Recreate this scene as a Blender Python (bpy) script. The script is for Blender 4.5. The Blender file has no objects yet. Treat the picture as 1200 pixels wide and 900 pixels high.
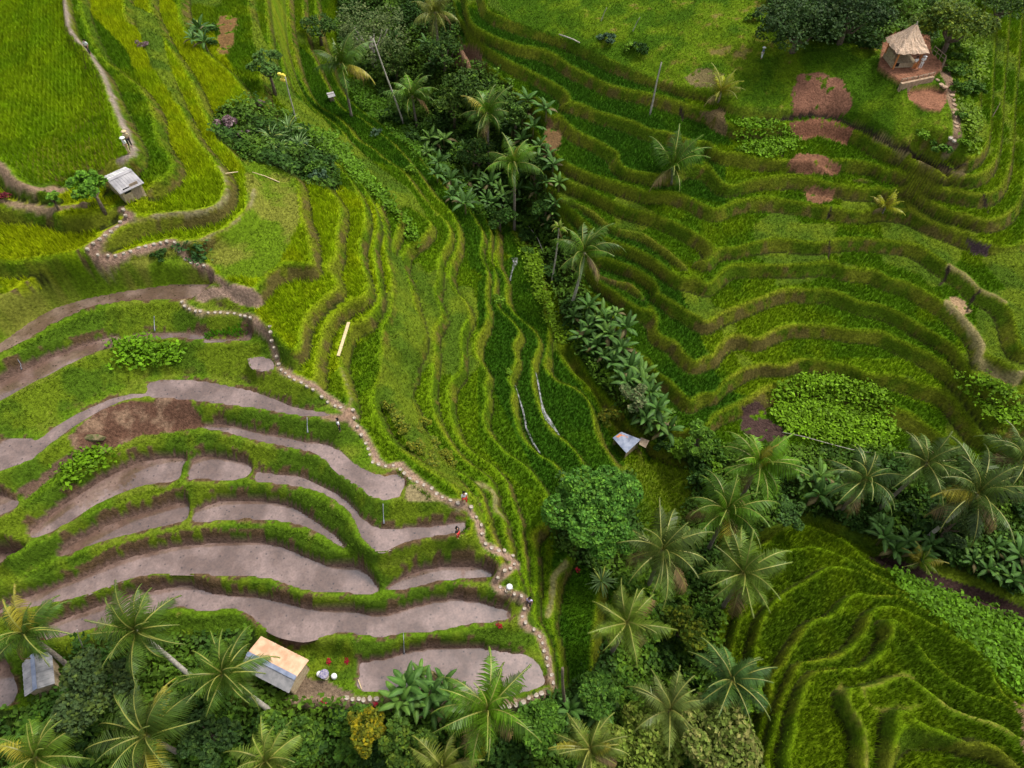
import bpy, math, random, time
import numpy as np
T0 = time.time()
rnd = random.Random(7)
rng = np.random.default_rng(11)
S = 1.6                      # rise of one terrace, metres
CAM_H, PITCH, FPX = 68.0, math.radians(52), 826.0
cp, sp = math.cos(PITCH), math.sin(PITCH)
sc = bpy.context.scene
COL = sc.collection

# ------------------------------------------------------------------ survey: sight lines -> ground points
def sight(u, v):
    x = (np.asarray(u, float)-600)/FPX; y = (450-np.asarray(v, float))/FPX
    return x, cp+y*sp, -sp+y*cp
def survey(u, v, z):
    dx, dy, dz = sight(u, v)
    t = (np.asarray(z, float)-CAM_H)/dz
    return dx*t, dy*t
def chart(x, y, z):          # ground point -> survey coordinates
    zz = z-CAM_H
    d = y*cp-zz*sp
    d = np.maximum(d, 1)
    return 600+FPX*x/d, 450-FPX*(y*sp+zz*cp)/d

def P(s):
    return [tuple(float(q) for q in t.split(',')) for t in s.split()]
def smooth(pts, n=6):
    p = np.array(pts, float)
    if len(p) < 3: 
        t = np.linspace(0, 1, 12)[:, None]; return p[0]*(1-t)+p[-1]*t
    q = np.vstack([2*p[0]-p[1], p, 2*p[-1]-p[-2]])
    out = []
    for i in range(1, len(q)-2):
        for k in range(n):
            t = k/n
            a, b, c, d = q[i-1], q[i], q[i+1], q[i+2]
            out.append(.5*((2*b)+(-a+c)*t+(2*a-5*b+4*c-d)*t*t+(-a+3*b-3*c+d)*t**3))
    out.append(p[-1])
    return np.array(out)

# terrace lips: level, then the run of the lip
LINES = [
 (18, "-60,150 0,195 15,215 45,224 75,225 110,222 125,205 140,192 154,184 158,172 150,155 135,125 120,85 108,68 95,50 80,30 75,0 72,-60"),
 (17, "-60,235 0,242 50,245 100,240 130,233 150,228 165,222 185,212 200,200 200,186 188,170 181,152 179,132 172,115 158,98 135,82 120,70 108,52 100,30 92,0 90,-60"),
 (16, "-60,290 0,305 12,309 30,306 60,301 95,298 108,292 122,282 140,270 155,262 178,255 200,251 240,248 258,240 266,225 264,207 257,195 240,175 225,155 217,135 202,107 190,82 180,65 172,50 163,35 148,25 145,0 140,-60"),
 (15, "-60,375 0,351 15,341 35,334 60,333 85,326 110,313 125,305 150,299 190,286 205,284 225,285 250,276 272,265 292,243 298,222 293,205 277,185 258,165 243,140 230,110 215,80 200,58 185,30 175,0 172,-60"),
 (14, "262,328 285,340 301,340 305,328 322,312 332,307 350,308 370,311 366,292 358,264 353,250 350,225 342,202 320,190 303,183 292,168 287,150 293,134 290,112 270,86 240,62 215,35 208,10 205,-60"),
 (13, "-60,440 0,424 30,405 60,386 100,368 140,359 200,350 215,353 224,361 240,367 270,369 298,375 312,385 325,401 340,413 352,411 357,382 365,366 382,351 397,339 393,325 383,315 394,300 396,270 400,240 385,222 370,200 350,180 325,155 310,120 306,80 303,50 298,27 292,8 285,-60"),
 (12, "-60,500 0,473 45,450 80,431 110,416 145,403 200,398 270,399 300,400 318,408 330,434 345,448 368,449 371,430 373,415 378,390 393,368 411,354 428,349 433,332 425,306 423,286 430,264 428,240 415,215 395,192 375,168 355,143 335,115 322,80 316,40 308,-60"),
 (11, "-60,585 0,556 40,536 80,510 110,486 140,474 170,467 220,470 300,480 350,488 385,493 404,490 412,478 406,452 399,432 398,412 410,382 425,376 438,366 447,349 445,338 441,310 438,286 444,266 441,242 428,222 410,200 392,184 372,158 352,128 338,98 330,60 322,20 318,-60"),
 (10, "-60,650 0,608 25,594 50,576 90,550 130,531 170,516 230,508 260,509 300,521 340,527 375,535 400,556 430,577 450,587 500,588 542,588 545,578 525,562 500,546 480,531 462,520 448,500 438,476 440,455 449,432 450,405 450,385 457,365 460,340 460,318 453,296 452,270 443,240"),
 (9, "-60,690 0,668 30,645 60,632 100,607 140,586 180,572 220,567 260,567 300,566 350,574 380,588 405,606 416,630 430,645 442,651 480,640 515,632 548,632 556,612 557,592 550,576 533,560 512,546 494,520 480,496 470,470 462,452 464,435 474,415 478,400"),
 (8, "-60,695 0,680 40,668 60,661 110,643 170,626 220,618 300,613 345,621 375,633 398,648 415,656 442,662 480,655 515,648 550,652 580,663 592,660 588,645 575,622 571,608 566,582 558,569 540,554 520,546 506,524 490,500 486,478 474,460 470,438 480,424 494,404 500,392 494,378 486,358 482,338 476,322 470,308 476,290 496,278 506,262 496,253 476,240 474,222 456,209 440,195 426,183 412,170 402,155 390,144 376,134 362,122 348,98 338,70 331,30 329,-60"),
 (7, "-60,755 0,731 30,719 45,713 85,701 120,689 150,681 180,678 220,675 260,678 300,681 315,682 337,691 375,698 440,703 475,691 512,682 550,685 580,690 600,698 614,692 607,670 600,655 599,640 592,622 590,606 580,594 580,578 575,562 562,551 546,540 532,524 514,496 506,470 508,440 509,410 506,390 516,374 519,366 513,352 509,339 515,326 517,310 520,296 529,280 526,262 510,247 490,224 476,204 450,186 440,176 420,165 408,150 395,138 378,128 364,115 352,92 344,62 338,20 337,-60"),
 (6, "-60,790 0,768 40,758 65,751 110,739 140,731 185,719 215,717 237,721 270,715 295,723 312,739 340,753 362,756 400,748 450,751 475,747 512,745 550,737 590,732 616,729 616,712 621,698 618,680 616,660 614,640 613,618 608,606 602,594 596,578 594,566 587,557 576,545 560,535 544,523 532,500 526,478 528,448 540,434 542,416 540,396 545,380 551,372 548,358 542,349 533,342 527,332 525,315 532,300 538,283 536,262 526,245 510,230 490,202 476,184 460,167 440,152 424,139 402,128 388,110 374,80 358,40 352,-60"),
 (5, "-60,850 0,842 60,835 120,826 200,822 280,822 345,818 400,821 450,823 500,825 560,830 600,828 640,814 652,806 650,780 645,752 638,736 626,724 627,700 629,676 628,656 624,640 622,624 638,616 643,600 642,580 630,564 620,549 606,539 594,531 580,517 568,500 566,482 572,470 568,452 573,440 564,426 556,410 558,398 568,382 572,366 570,346 573,330 572,316 564,300 565,290 567,272 560,262 552,248 528,226 506,203 486,178 462,158 440,142 415,124 398,104 385,70 372,30 366,-60"),
 (4, "-60,885 0,878 100,868 200,858 300,850 400,850 500,853 580,852 630,840 655,825 660,806 656,780 652,755 645,735 648,706 651,690 650,680 666,656 674,628 670,595 662,560 650,543 632,534 616,518 607,504 605,492 600,470 603,458 596,444 606,422 602,404 610,390 598,373 585,362 580,345 581,320 574,300 577,275 570,257 558,240 540,217 515,192 488,164 460,136 430,112 412,88 402,50 396,-60"),
 (3, "-60,930 100,920 300,905 500,900 620,885 672,840 692,790 696,740 704,680 708,625 695,570 681,540 668,522 652,511 638,494 627,462 624,430 634,403 626,388 612,376 600,366 593,352 592,328 580,306 583,284 580,262 573,245 582,229 596,228 622,245 642,270 657,290 670,318 692,344 712,362 722,384 734,400 746,414 760,422 768,436 784,446 798,460 810,472 820,462 840,462 846,450 860,440 880,430 900,428 918,431 936,422 960,423 980,426 1000,431 1014,439 1040,440 1064,445 1080,452 1100,456 1116,466 1130,486 1146,502 1158,518 1176,522 1200,522 1270,530"),
 (2, "560,945 660,900 700,850 720,800 730,740 742,680 745,620 730,560 705,522 697,500 693,475 683,461 668,452 656,449 645,441 638,428 643,405 645,385 640,370 636,338 632,305 612,286 600,272 604,262 622,272 640,290 655,318 672,350 690,380 703,412 722,450 742,482 770,500 795,506 810,503 828,499 833,488 846,480 864,472 884,461 896,453 930,448 980,452 1010,458 1029,466 1050,478 1068,484 1082,495 1110,515 1150,540 1200,560 1270,580"),
 (1, "650,960 700,910 730,850 750,780 762,700 766,630 757,570 742,530 715,500 692,455 672,438 658,420 653,402 664,400 682,432 708,472 738,505 765,522 800,535 850,545 900,548 950,545 1050,560 1120,580 1200,610 1270,630"),
 (0, "715,960 735,900 757,830 772,760 786,700 788,640 790,600 830,592 900,592 960,598 1020,615 1100,645 1200,690 1270,710"),
 # right-hand hill
 (4, "430,75 455,95 500,125 540,165 575,195 605,215 640,250 662,280 680,302 700,320 716,328 740,336 754,346 760,356 770,372 769,388 778,396 792,401 804,418 816,425 825,418 836,418 840,408 852,395 866,392 888,398 903,389 930,381 970,382 1000,387 1030,387 1050,397 1065,404 1090,416 1110,432 1128,452 1148,480 1166,504 1200,512 1270,515"),
 (5, "420,30 445,60 480,90 520,120 560,155 600,190 635,225 660,258 680,285 700,308 716,322 740,328 758,341 772,346 788,354 804,364 820,372 829,379 848,366 870,358 900,346 920,339 950,340 965,338 988,345 1008,354 1032,358 1055,368 1075,380 1100,395 1120,409 1133,428 1150,445 1187,455 1210,453 1270,450"),
 (6, "425,0 450,30 490,70 530,105 570,145 605,180 640,215 655,232 680,240 700,252 716,265 736,271 752,274 770,285 788,298 800,309 806,315 816,325 830,334 845,318 860,310 900,311 940,310 972,306 990,314 1010,316 1026,316 1040,326 1060,330 1080,340 1100,352 1111,356 1125,370 1140,388 1150,405 1147,423 1163,440 1187,447 1200,440 1270,425"),
 (7, "440,-30 470,20 520,75 575,130 620,175 645,215 658,225 680,234 700,246 716,260 736,266 752,268 770,279 786,291 803,305 820,304 832,306 841,293 860,292 880,286 900,281 924,281 960,285 990,279 1030,281 1070,285 1088,294 1112,312 1130,322 1148,340 1164,346 1178,355 1187,372 1192,396 1202,412 1270,405"),
 (8, "470,-30 500,20 550,75 600,125 630,160 646,178 660,190 680,200 700,208 720,214 740,220 760,226 784,225 804,230 820,238 838,246 856,238 870,234 900,232 930,236 956,240 980,244 1008,248 1035,241 1056,235 1068,244 1084,256 1108,266 1124,268 1136,276 1154,284 1186,290 1210,262 1218,180 1226,100 1242,0 1252,-60"),
 (9, "500,-30 525,20 560,65 600,105 638,121 658,137 674,153 696,163 712,172 725,180 724,190 732,198 744,202 758,204 780,206 800,195 818,184 834,198 848,216 864,218 880,212 900,209 928,206 960,208 1000,212 1020,212 1030,220 1045,226 1062,222 1085,235 1110,248 1140,257 1172,256 1196,230 1202,180 1206,100 1218,0 1226,-60"),
 (10, "525,-30 540,40 548,74 560,82 576,94 598,102 618,104 638,112 658,120 678,121 698,130 726,138 746,144 762,152 780,154 800,161 820,171 840,178 866,181 890,186 920,190 960,194 1000,199 1030,202 1068,199 1100,215 1140,228 1170,222 1184,186 1189,110 1198,0 1204,-60"),
 (11, "540,-60 546,0 550,28 566,38 590,48 610,54 630,57 650,64 666,76 690,88 710,98 730,104 770,112 800,121 830,131 860,148 892,151 930,145 965,143 996,151 1036,171 1060,184 1088,196 1116,206 1150,205 1170,176 1176,100 1183,0 1186,-60"),
 (12, "560,-60 568,5 590,21 630,34 660,44 690,56 720,72 770,90 800,101 830,106 870,124 925,128 970,125 1000,133 1030,150 1060,166 1092,180 1118,190 1142,186 1158,162 1163,90 1168,0 1170,-60"),
 (13, "600,-80 640,-10 700,20 780,55 850,80 930,92 1000,108 1040,122 1080,140 1108,155 1130,156 1146,138 1150,60 1155,-60"),
 (14, "700,-90 780,-10 860,40 950,62 1010,75 1034,86 1052,99 1080,103 1104,100 1116,80 1120,30 1120,-40"),
 (15, "850,-90 920,-10 1000,10 1060,10 1090,-20 1100,-80"),
 # knoll across the stream
 (1, "860,960 835,900 825,830 832,760 845,700 868,655 900,634 913,620 940,613 970,623 997,637 1013,655 1035,666 1080,685 1140,717 1200,752 1270,790"),
 (2, "875,960 845,900 845,830 855,770 870,710 884,668 895,651 930,643 960,642 983,650 1003,660 1022,672 1060,690 1100,705 1150,735 1200,768 1270,810"),
 (3, "895,960 862,900 868,840 880,790 885,750 896,716 923,693 947,680 970,664 990,664 1020,675 1047,688 1085,705 1135,738 1182,785 1205,806 1270,835"),
 (4, "905,960 880,900 890,860 905,820 917,790 925,762 934,752 943,734 960,724 977,722 993,701 1003,696 1030,698 1057,698 1077,710 1110,731 1150,765 1176,805 1205,822 1270,850"),
 (5, "920,960 895,900 905,860 912,820 920,792 930,777 957,774 980,770 1000,757 1013,740 1021,717 1037,709 1060,714 1087,728 1113,741 1147,763 1165,790 1174,812 1205,832 1270,865"),
 (6, "945,960 920,900 925,860 935,820 945,795 963,782 990,784 1013,782 1033,763 1043,740 1037,724 1050,723 1063,737 1077,757 1093,780 1120,800 1147,814 1173,820 1205,842 1270,880"),
 (7, "1015,960 1012,900 1013,875 1010,850 994,828 990,807 1007,805 1030,800 1060,790 1090,813 1113,830 1140,840 1170,848 1188,861 1215,872 1270,895"),
 (8, "1040,960 1042,900 1045,870 1048,834 1063,830 1080,847 1107,854 1140,868 1163,868 1187,884 1215,902 1270,930"),
]
BED = [(745,960,-1.2),(755,900,-1.1),(790,780,-1),(810,700,-.9),(825,645,-.8),(880,612,-.7),(940,617,-.6),(1010,645,-.5),(1060,665,-.45),(1130,690,-.4),(1200,716,-.35),(1270,740,-.3)]
GULLY = [(790,600,-.7),(765,545,.3),(742,515,.6),(700,465,.75),(672,418,.9),(655,375,1.4),(648,345,1.6),(640,315,1.8),(615,268,2.1),(590,235,3.1),(560,208,3.5),(520,172,3.7),(480,135,3.9),(445,100,4.1),(420,60,4.8),(405,20,5.3),(400,-40,6)]

X0, X1, Y0, Y1, HR = -112., 112., -14., 170., 0.2
def ground_lines():
    out = []
    for lev, s in LINES:
        p = smooth(P(s))
        x, y = survey(p[:,0], p[:,1], lev*S)
        out.append((x, y, np.full(len(x), lev+.02)))
    for run in (BED, GULLY):
        p = smooth(run)
        x, y = survey(p[:,0], p[:,1], p[:,2]*S)
        out.append((x, y, p[:,2]))
    return out
GL = ground_lines()
def solve():
    Hf = None
    for h, it in ((3.2, 300), (1.6, 120), (.8, 90), (.4, 60), (.2, 45)):
        nx = int(round((X1-X0)/h))+1; ny = int(round((Y1-Y0)/h))+1
        acc = np.zeros((ny, nx)); cnt = np.zeros((ny, nx))
        for x, y, l in GL:
            for a in range(len(x)-1):
                n = int(math.hypot(x[a+1]-x[a], y[a+1]-y[a])/h*1.6)+2
                t = np.linspace(0, 1, n)
                i = np.rint((x[a]+(x[a+1]-x[a])*t-X0)/h).astype(int); j = np.rint((y[a]+(y[a+1]-y[a])*t-Y0)/h).astype(int)
                ok = (i >= 0)&(i < nx)&(j >= 0)&(j < ny)
                acc[j[ok], i[ok]] += l[a]; cnt[j[ok], i[ok]] += 1
        fix = cnt > 0
        val = np.where(fix, acc/np.maximum(cnt, 1), 0)
        if Hf is None: Hf = np.full((ny, nx), 6.)
        else:
            oy, ox = Hf.shape
            jj = np.clip(np.linspace(0, (Y1-Y0)/(2*h), ny), 0, oy-1.001); ii = np.clip(np.linspace(0, (X1-X0)/(2*h), nx), 0, ox-1.001)
            j0 = jj.astype(int); i0 = ii.astype(int); fy = (jj-j0)[:, None]; fx = (ii-i0)[None]
            Hf = (Hf[j0][:, i0]*(1-fy)*(1-fx)+Hf[j0+1][:, i0]*fy*(1-fx)+Hf[j0][:, i0+1]*(1-fy)*fx+Hf[j0+1][:, i0+1]*fy*fx)
        Hf[fix] = val[fix]
        for _ in range(it):
            q = np.pad(Hf, 1, mode='edge')
            Hf = .25*(q[:-2,1:-1]+q[2:,1:-1]+q[1:-1,:-2]+q[1:-1,2:])
            Hf[fix] = val[fix]
    for _ in range(3):
        q = np.pad(Hf, 1, mode='edge')
        Hf = .2*(q[:-2,1:-1]+q[2:,1:-1]+q[1:-1,:-2]+q[1:-1,2:]+q[1:-1,1:-1])
    return Hf
H = solve()
NY, NX = H.shape
GX, GY = np.meshgrid(np.linspace(X0, X1, NX), np.linspace(Y0, Y1, NY))

def lattice(x, y, seed):
    xi = np.floor(x).astype(np.int64); yi = np.floor(y).astype(np.int64)
    fx = x-xi; fy = y-yi
    fx = fx*fx*(3-2*fx); fy = fy*fy*(3-2*fy)
    def r(a, b):
        n = (a*374761393+b*668265263+seed*1442695041) & 0xffffffff
        n = ((n ^ (n >> 13))*1274126177) & 0xffffffff
        return ((n ^ (n >> 16)) & 0xffff)/65535.
    return (r(xi, yi)*(1-fx)+r(xi+1, yi)*fx)*(1-fy)+(r(xi, yi+1)*(1-fx)+r(xi+1, yi+1)*fx)*fy
def fbm(x, y, s, seed=0, o=4):
    v = 0; a = .5; t = 0
    for k in range(o):
        v = v+a*lattice(x/s*2**k, y/s*2**k, seed+k*17); t += a; a *= .55
    return v/t
def inside(poly, u, v):
    p = np.array(poly, float)
    r = np.zeros(u.shape, bool)
    bb = (u >= p[:,0].min())&(u <= p[:,0].max())&(v >= p[:,1].min())&(v <= p[:,1].max())
    uu, vv = u[bb], v[bb]; c = np.zeros(uu.shape, bool)
    n = len(p)
    for i in range(n):
        x1, y1 = p[i]; x2, y2 = p[(i+1) % n]
        if y1 == y2: continue
        c ^= ((y1 > vv) != (y2 > vv))&(uu < (x2-x1)*(vv-y1)/(y2-y1)+x1)
    r[bb] = c
    return r
def near_run(pts, u, v, w):      # distance to a run of points, <=w
    d = np.full(u.shape, 1e9)
    p = np.array(pts, float)
    bb = (u >= p[:,0].min()-w)&(u <= p[:,0].max()+w)&(v >= p[:,1].min()-w)&(v <= p[:,1].max()+w)
    uu, vv = u[bb], v[bb]; e = np.full(uu.shape, 1e9)
    for i in range(len(p)-1):
        ax, ay = p[i]; bx, by = p[i+1]; L = (bx-ax)**2+(by-ay)**2+1e-9
        t = np.clip(((uu-ax)*(bx-ax)+(vv-ay)*(by-ay))/L, 0, 1)
        e = np.minimum(e, np.hypot(uu-ax-t*(bx-ax), vv-ay-t*(by-ay)))
    d[bb] = e
    return d

# flooded paddies: level, outline
PONDS = [
 (13, "-25,410 0,400 30,379 60,361 85,353 110,346 150,339 200,332 235,331 254,333 250,343 215,350 165,352 130,357 95,367 60,382 30,400 0,416 -25,428"),
 (12, "-25,460 20,437 60,418 100,403 132,394 142,396 140,404 110,413 80,427 45,445 20,458 -25,480"),
 (12, "147,396 165,391 200,389 240,391 242,397 200,396 150,400"),
 (12, "240,398 275,397 288,394 293,387 297,389 294,398 270,400 240,401"),
 (12, "292,421 305,419 318,423 321,430 312,434 297,431"),
 (11, "-25,550 0,517 30,514 45,516 66,500 95,484 125,470 150,463 172,461 176,448 215,446 240,448 275,455 300,460 325,468 350,478 378,484 392,488 370,488 340,485 300,478 250,472 215,468 174,465 150,468 120,480 90,497 60,519 35,538 0,552 -25,560"),
 (10, "-25,590 0,578 12,582 22,592 0,604 -25,612"),
 (10, "240,498 265,496 300,505 335,511 357,517 380,519 395,526 410,540 428,552 450,558 462,556 471,558 474,566 468,580 455,585 438,582 425,572 400,556 375,534 340,524 300,516 260,505 240,502"),
 (9, "32,624 62,600 100,573 150,546 180,537 218,535 214,550 207,563 175,567 150,574 112,591 62,622 38,630"),
 (9, "222,562 223,545 238,534 262,535 295,544 291,556 270,563 240,561"),
 (9, "300,551 330,556 350,557 375,567 400,580 420,600 432,612 445,618 470,618 500,616 542,611 543,622 515,627 480,634 458,643 445,646 428,634 420,620 413,604 395,587 375,576 350,570 320,566 300,564"),
 (8, "67,651 87,635 120,617 150,605 190,594 220,586 223,598 215,610 175,620 112,636 80,650"),
 (8, "228,598 245,590 265,585 300,585 337,590 362,604 382,618 396,629 408,641 395,638 375,624 345,613 300,608 262,609 228,612"),
 (8, "-25,645 0,645 40,648 22,659 0,667 -25,672"),
 (7, "-10,722 0,712 30,698 65,686 107,671 140,655 200,640 265,633 300,634 325,637 350,647 375,657 392,663 410,661 425,666 437,676 444,692 425,697 400,693 362,692 325,680 300,676 260,674 200,672 165,675 140,682 100,697 70,704 40,711 10,718"),
 (7, "451,691 460,683 478,673 500,665 540,661 565,663 578,670 574,678 525,679 500,684 475,690"),
 (6, "30,750 55,733 85,720 112,710 150,696 180,690 212,684 226,683 245,692 275,696 300,697 337,705 370,712 405,712 442,719 475,712 512,702 550,701 580,709 598,715 592,726 550,731 512,739 475,741 445,746 400,741 362,750 345,749 325,744 308,734 293,721 270,712 240,717 215,711 190,714 160,722 125,732 90,741 60,748"),
 (5, "420,775 450,770 475,762 510,757 550,756 600,764 622,771 634,785 637,802 615,810 590,817 540,815 490,811 424,809 420,790"),
 (4.2, "-40,790 0,772 20,760 24,775 26,800 20,820 8,834 -40,850"),
]
WATER_DROP = .12
r_w = .55+.35*fbm(GX, GY, 9, 3)
gy_, gx_ = np.gradient(H, HR)
G = np.hypot(gx_, gy_)+1e-4
for _ in range(4):
    q = np.pad(G, 1, mode='edge')
    G = .2*(q[:-2,1:-1]+q[2:,1:-1]+q[1:-1,:-2]+q[1:-1,2:]+q[1:-1,1:-1])
U0, V0 = chart(GX, GY, H*S)
POND_ZONE = P("-60,330 250,330 330,400 400,480 560,580 600,700 640,740 640,830 300,830 -60,830")
SPUR_ZONE = P("400,200 560,250 700,560 700,800 600,800 600,640 430,520 400,400")
KNOLL = P("800,700 870,600 1000,600 1270,730 1270,970 800,970")
pz = inside(POND_ZONE, U0, V0); sz = inside(SPUR_ZONE, U0, V0); kz = inside(KNOLL, U0, V0)
w = np.where(pz, 2.6, np.where(sz, .50, np.where(kz, .28, r_w)))
RR = np.where(pz, np.clip(w*G, .3, .66), np.clip(w*G, .12, .30))
RR = np.where(kz, np.clip(w*G, .06, .18), RR)
SMOOTH = [P("-60,352 35,340 62,336 110,318 135,312 205,292 240,325 262,345 250,336 190,340 110,354 60,370 0,405 -60,430"),
 P("566,-60 572,8 600,22 660,44 720,70 770,92 830,108 870,135 925,137 975,134 1020,152 1090,186 1128,182 1140,150 1143,60 1146,-90 600,-90"),
 P("-60,830 300,828 500,832 600,836 650,812 690,840 730,700 690,560 740,540 900,560 1270,560 1270,730 1080,680 960,610 860,640 830,760 840,960 -60,960"),
 P("400,-60 420,90 520,180 600,260 655,330 665,400 720,470 760,520 780,500 720,430 690,360 640,240 560,150 540,60 500,-60"),

 P("455,292 470,300 478,330 484,358 500,385 488,430 482,470 500,505 535,552 548,575 520,560 480,520 446,470 446,425 458,385 466,330"),
 P("300,-60 300,20 320,70 345,110 385,145 440,190 480,220 500,250 470,240 430,200 400,170 350,140 320,110 296,50 290,-60"),
 P("1150,300 1180,290 1270,300 1270,400 1200,400 1190,350"),
 P("150,0 175,75 205,120 215,125 195,60 185,20"),]
sm = np.zeros(H.shape, bool)
for p in SMOOTH: sm |= inside(p, U0, V0)
smf = sm.astype(float)
for _ in range(10):
    q = np.pad(smf, 1, mode='edge'); smf = .2*(q[:-2,1:-1]+q[2:,1:-1]+q[1:-1,:-2]+q[1:-1,2:]+q[1:-1,1:-1])
fl = np.floor(H); fr = H-fl
wob = (fbm(GX, GY, 2.2, 5)-.5)*.16
t = np.clip((fr-(1-RR)-wob*RR)/np.maximum(RR, .05), 0, 1)
ramp = t**1.05
SL = np.where(pz, 0., np.where(kz, .06, np.where(sz, .22, .28)))       # paddies fall gently outwards
Zt = S*(fl+SL*np.clip(fr/(1-RR), 0, 1)+(1-SL)*ramp)
d_lip = fr/G                                  # metres back from the lip, on the tread
d_foot = (1-RR-fr)/G                          # metres out from the foot of the bank
bund_h = np.where(pz, .05, np.where(kz, .38, .16))
Zt += bund_h*np.exp(-(d_lip/.42)**2)*(t < .05)
Zs = S*H+(fbm(GX, GY, 5, 9)-.5)*1.2
Zt -= np.where(pz, .0, np.where(kz, .55, .28))*np.exp(-(np.maximum(d_foot, 0)/.28)**2)*(t < .05)  # channel added along the bank foot to deepen the dark gap
Z = Zt*(1-smf)+Zs*smf
Z += (fbm(GX, GY, 1.3, 21)-.5)*.10*(1+1.5*(t > .05))
Z = np.maximum(Z, -3.5)
pond = np.zeros(H.shape, bool); pdist = np.zeros(H.shape)
pond_world = []
for lev, s in PONDS:
    p = smooth(P(s)+[P(s)[0]], 3)[:-1]
    x, y = survey(p[:,0], p[:,1], lev*S-WATER_DROP)
    pond_world.append((lev, x, y))
    m = inside(np.stack([x, y], 1), GX, GY)
    pond |= m
    grow = m.copy()
    for _ in range(2):
        g = grow.copy(); g[1:] |= grow[:-1]; g[:-1] |= grow[1:]; g[:,1:] |= grow[:,:-1]; g[:,:-1] |= grow[:,1:]; grow = g
    rim = grow & ~m
    Z[rim] = np.maximum(Z[rim], lev*S-.02)
    # keep the near side of the paddy closed by its bund, the far side by the bank
    Z[m] = lev*S-WATER_DROP-.16
q = np.pad(Z, 1, mode='edge'); Zb = .2*(q[:-2,1:-1]+q[2:,1:-1]+q[1:-1,:-2]+q[1:-1,2:]+q[1:-1,1:-1])
Z = Zb
# level ground cut for the huts and the shelter: outline in survey coordinates, height
def tz(x, y):
    x = np.asarray(x, float); y = np.asarray(y, float)
    i = np.clip((x-X0)/HR, 0, NX-1.001); j = np.clip((y-Y0)/HR, 0, NY-1.001)
    i0 = i.astype(int); j0 = j.astype(int); fx = i-i0; fy = j-j0
    return (Z[j0,i0]*(1-fx)+Z[j0,i0+1]*fx)*(1-fy)+(Z[j0+1,i0]*(1-fx)+Z[j0+1,i0+1]*fx)*fy
def find(u, v, h=0.):
    """ground point whose height h above ground is seen along a sight line"""
    dx, dy, dz = sight(u, v)
    t = np.arange(25., 190., .12)
    g = tz(dx*t, dy*t)+h-(CAM_H+dz*t)
    k = np.argmax(g >= 0)
    if g[k] < 0: k = len(t)-1
    return dx*t[k], dy*t[k], float(tz(dx*t[k], dy*t[k]))
def level_pad(u, v, rad, z=None, blend=1.2):
    global Z
    x, y, g = find(u, v)
    z = g if z is None else z
    d = np.hypot(GX-x, GY-y)
    k = np.clip((rad+blend-d)/blend, 0, 1); k = k*k*(3-2*k)
    Z = Z*(1-k)+z*k
    return x, y, z
print('terrain', round(time.time()-T0, 1))
# ------------------------------------------------------------------ pads for built things
def flat_poly(px, z, blend=0):
    global Z
    p = P(px); x, y = survey([a for a, b in p], [b for a, b in p], z)
    m = inside(np.stack([x, y], 1), GX, GY).astype(float)
    Z = Z*(1-m)+z*m
    return np.stack([x, y], 1), m > 0
TERR_UP, TERR_LO = 22.9, 21.5
for q in ((1035,92),(1050,110),(1112,90),(1084,140),(1066,60)): print('z', q, round(find(*q)[2],2))
up_poly, m_up = flat_poly("1030,76 1043,87 1056,96 1075,92 1094,88 1105,80 1105,73 1092,62 1090,40 1050,38 1034,50", TERR_UP)
lo_poly, m_lo = flat_poly("1060,109 1076,107 1090,105 1108,110 1109,120 1102,130 1084,127 1066,117", TERR_LO)
PAD_HUT = level_pad(332, 792, 2.6, 5*S+.03)
PAD_YARD = level_pad(385, 795, 1.8, 5*S+.03, 1.0)
PAD_FIELD = level_pad(143, 222, 1.8, 16.8*S)
PAD_SHACK = level_pad(738, 528, 1.2)
PAD_SHED = level_pad(50, 812, 2.2, 4.2*S+.1)
PAD_SHRINE = level_pad(387, 124, .8)

U, V = chart(GX, GY, Z)
def C(r, g, b): return np.array([r, g, b])
n1 = fbm(GX, GY, 14, 31); n2 = fbm(GX, GY, 3.0, 37); n3 = fbm(GX, GY, .9, 41)
def mix(a, b, k): return a*(1-k[..., None])+b*k[..., None]
def step(x, a, b): 
    k = np.clip((x-a)/(b-a), 0, 1); return k*k*(3-2*k)
base = mix(np.broadcast_to(C(.055,.115,.010), H.shape+(3,)), C(.10,.165,.012), step(n2, .35, .65))
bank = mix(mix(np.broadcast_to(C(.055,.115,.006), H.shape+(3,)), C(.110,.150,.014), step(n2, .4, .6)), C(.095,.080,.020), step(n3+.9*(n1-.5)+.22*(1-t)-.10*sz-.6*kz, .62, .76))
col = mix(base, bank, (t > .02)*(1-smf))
# classes of paddy
YEL = [P("60,-60 150,-60 200,0 250,40 290,110 300,180 350,195 400,220 445,240 460,330 440,380 380,450 340,450 300,370 295,340 250,330 -60,350 -60,225 160,222 205,200 150,60 70,-20")]
LIME = [P("400,180 480,200 540,260 560,360 560,520 640,600 640,700 560,640 430,520 400,430 450,380 450,250"), P("940,420 1190,420 1190,560 1100,480"), P("1120,400 1200,330 1270,330 1270,460 1120,460")]
DEEP = [P('345,50 420,110 480,170 560,250 575,330 530,300 470,230 400,170 350,120'), P("470,260 500,160 600,270 640,330 640,400 700,480 740,560 740,860 640,860 650,600 560,420 560,330 600,300"), P("660,240 780,300 840,440 860,460 900,470 760,540 700,430"), P("530,0 600,30 800,115 860,170 780,170 640,110 540,60"), P("620,100 850,180 850,240 640,190")]
FIELDA = [P("-60,-60 70,-60 73,0 78,30 93,52 106,70 117,86 131,126 146,157 152,170 147,181 128,189 108,213 75,217 46,216 17,206 0,187 -60,145")]
kind = np.zeros(H.shape, int)        # 0 mid rice 1 yellow 2 lime 3 deep 4 field 5 knoll
for p in DEEP: kind[inside(p, U, V)] = 3
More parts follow.
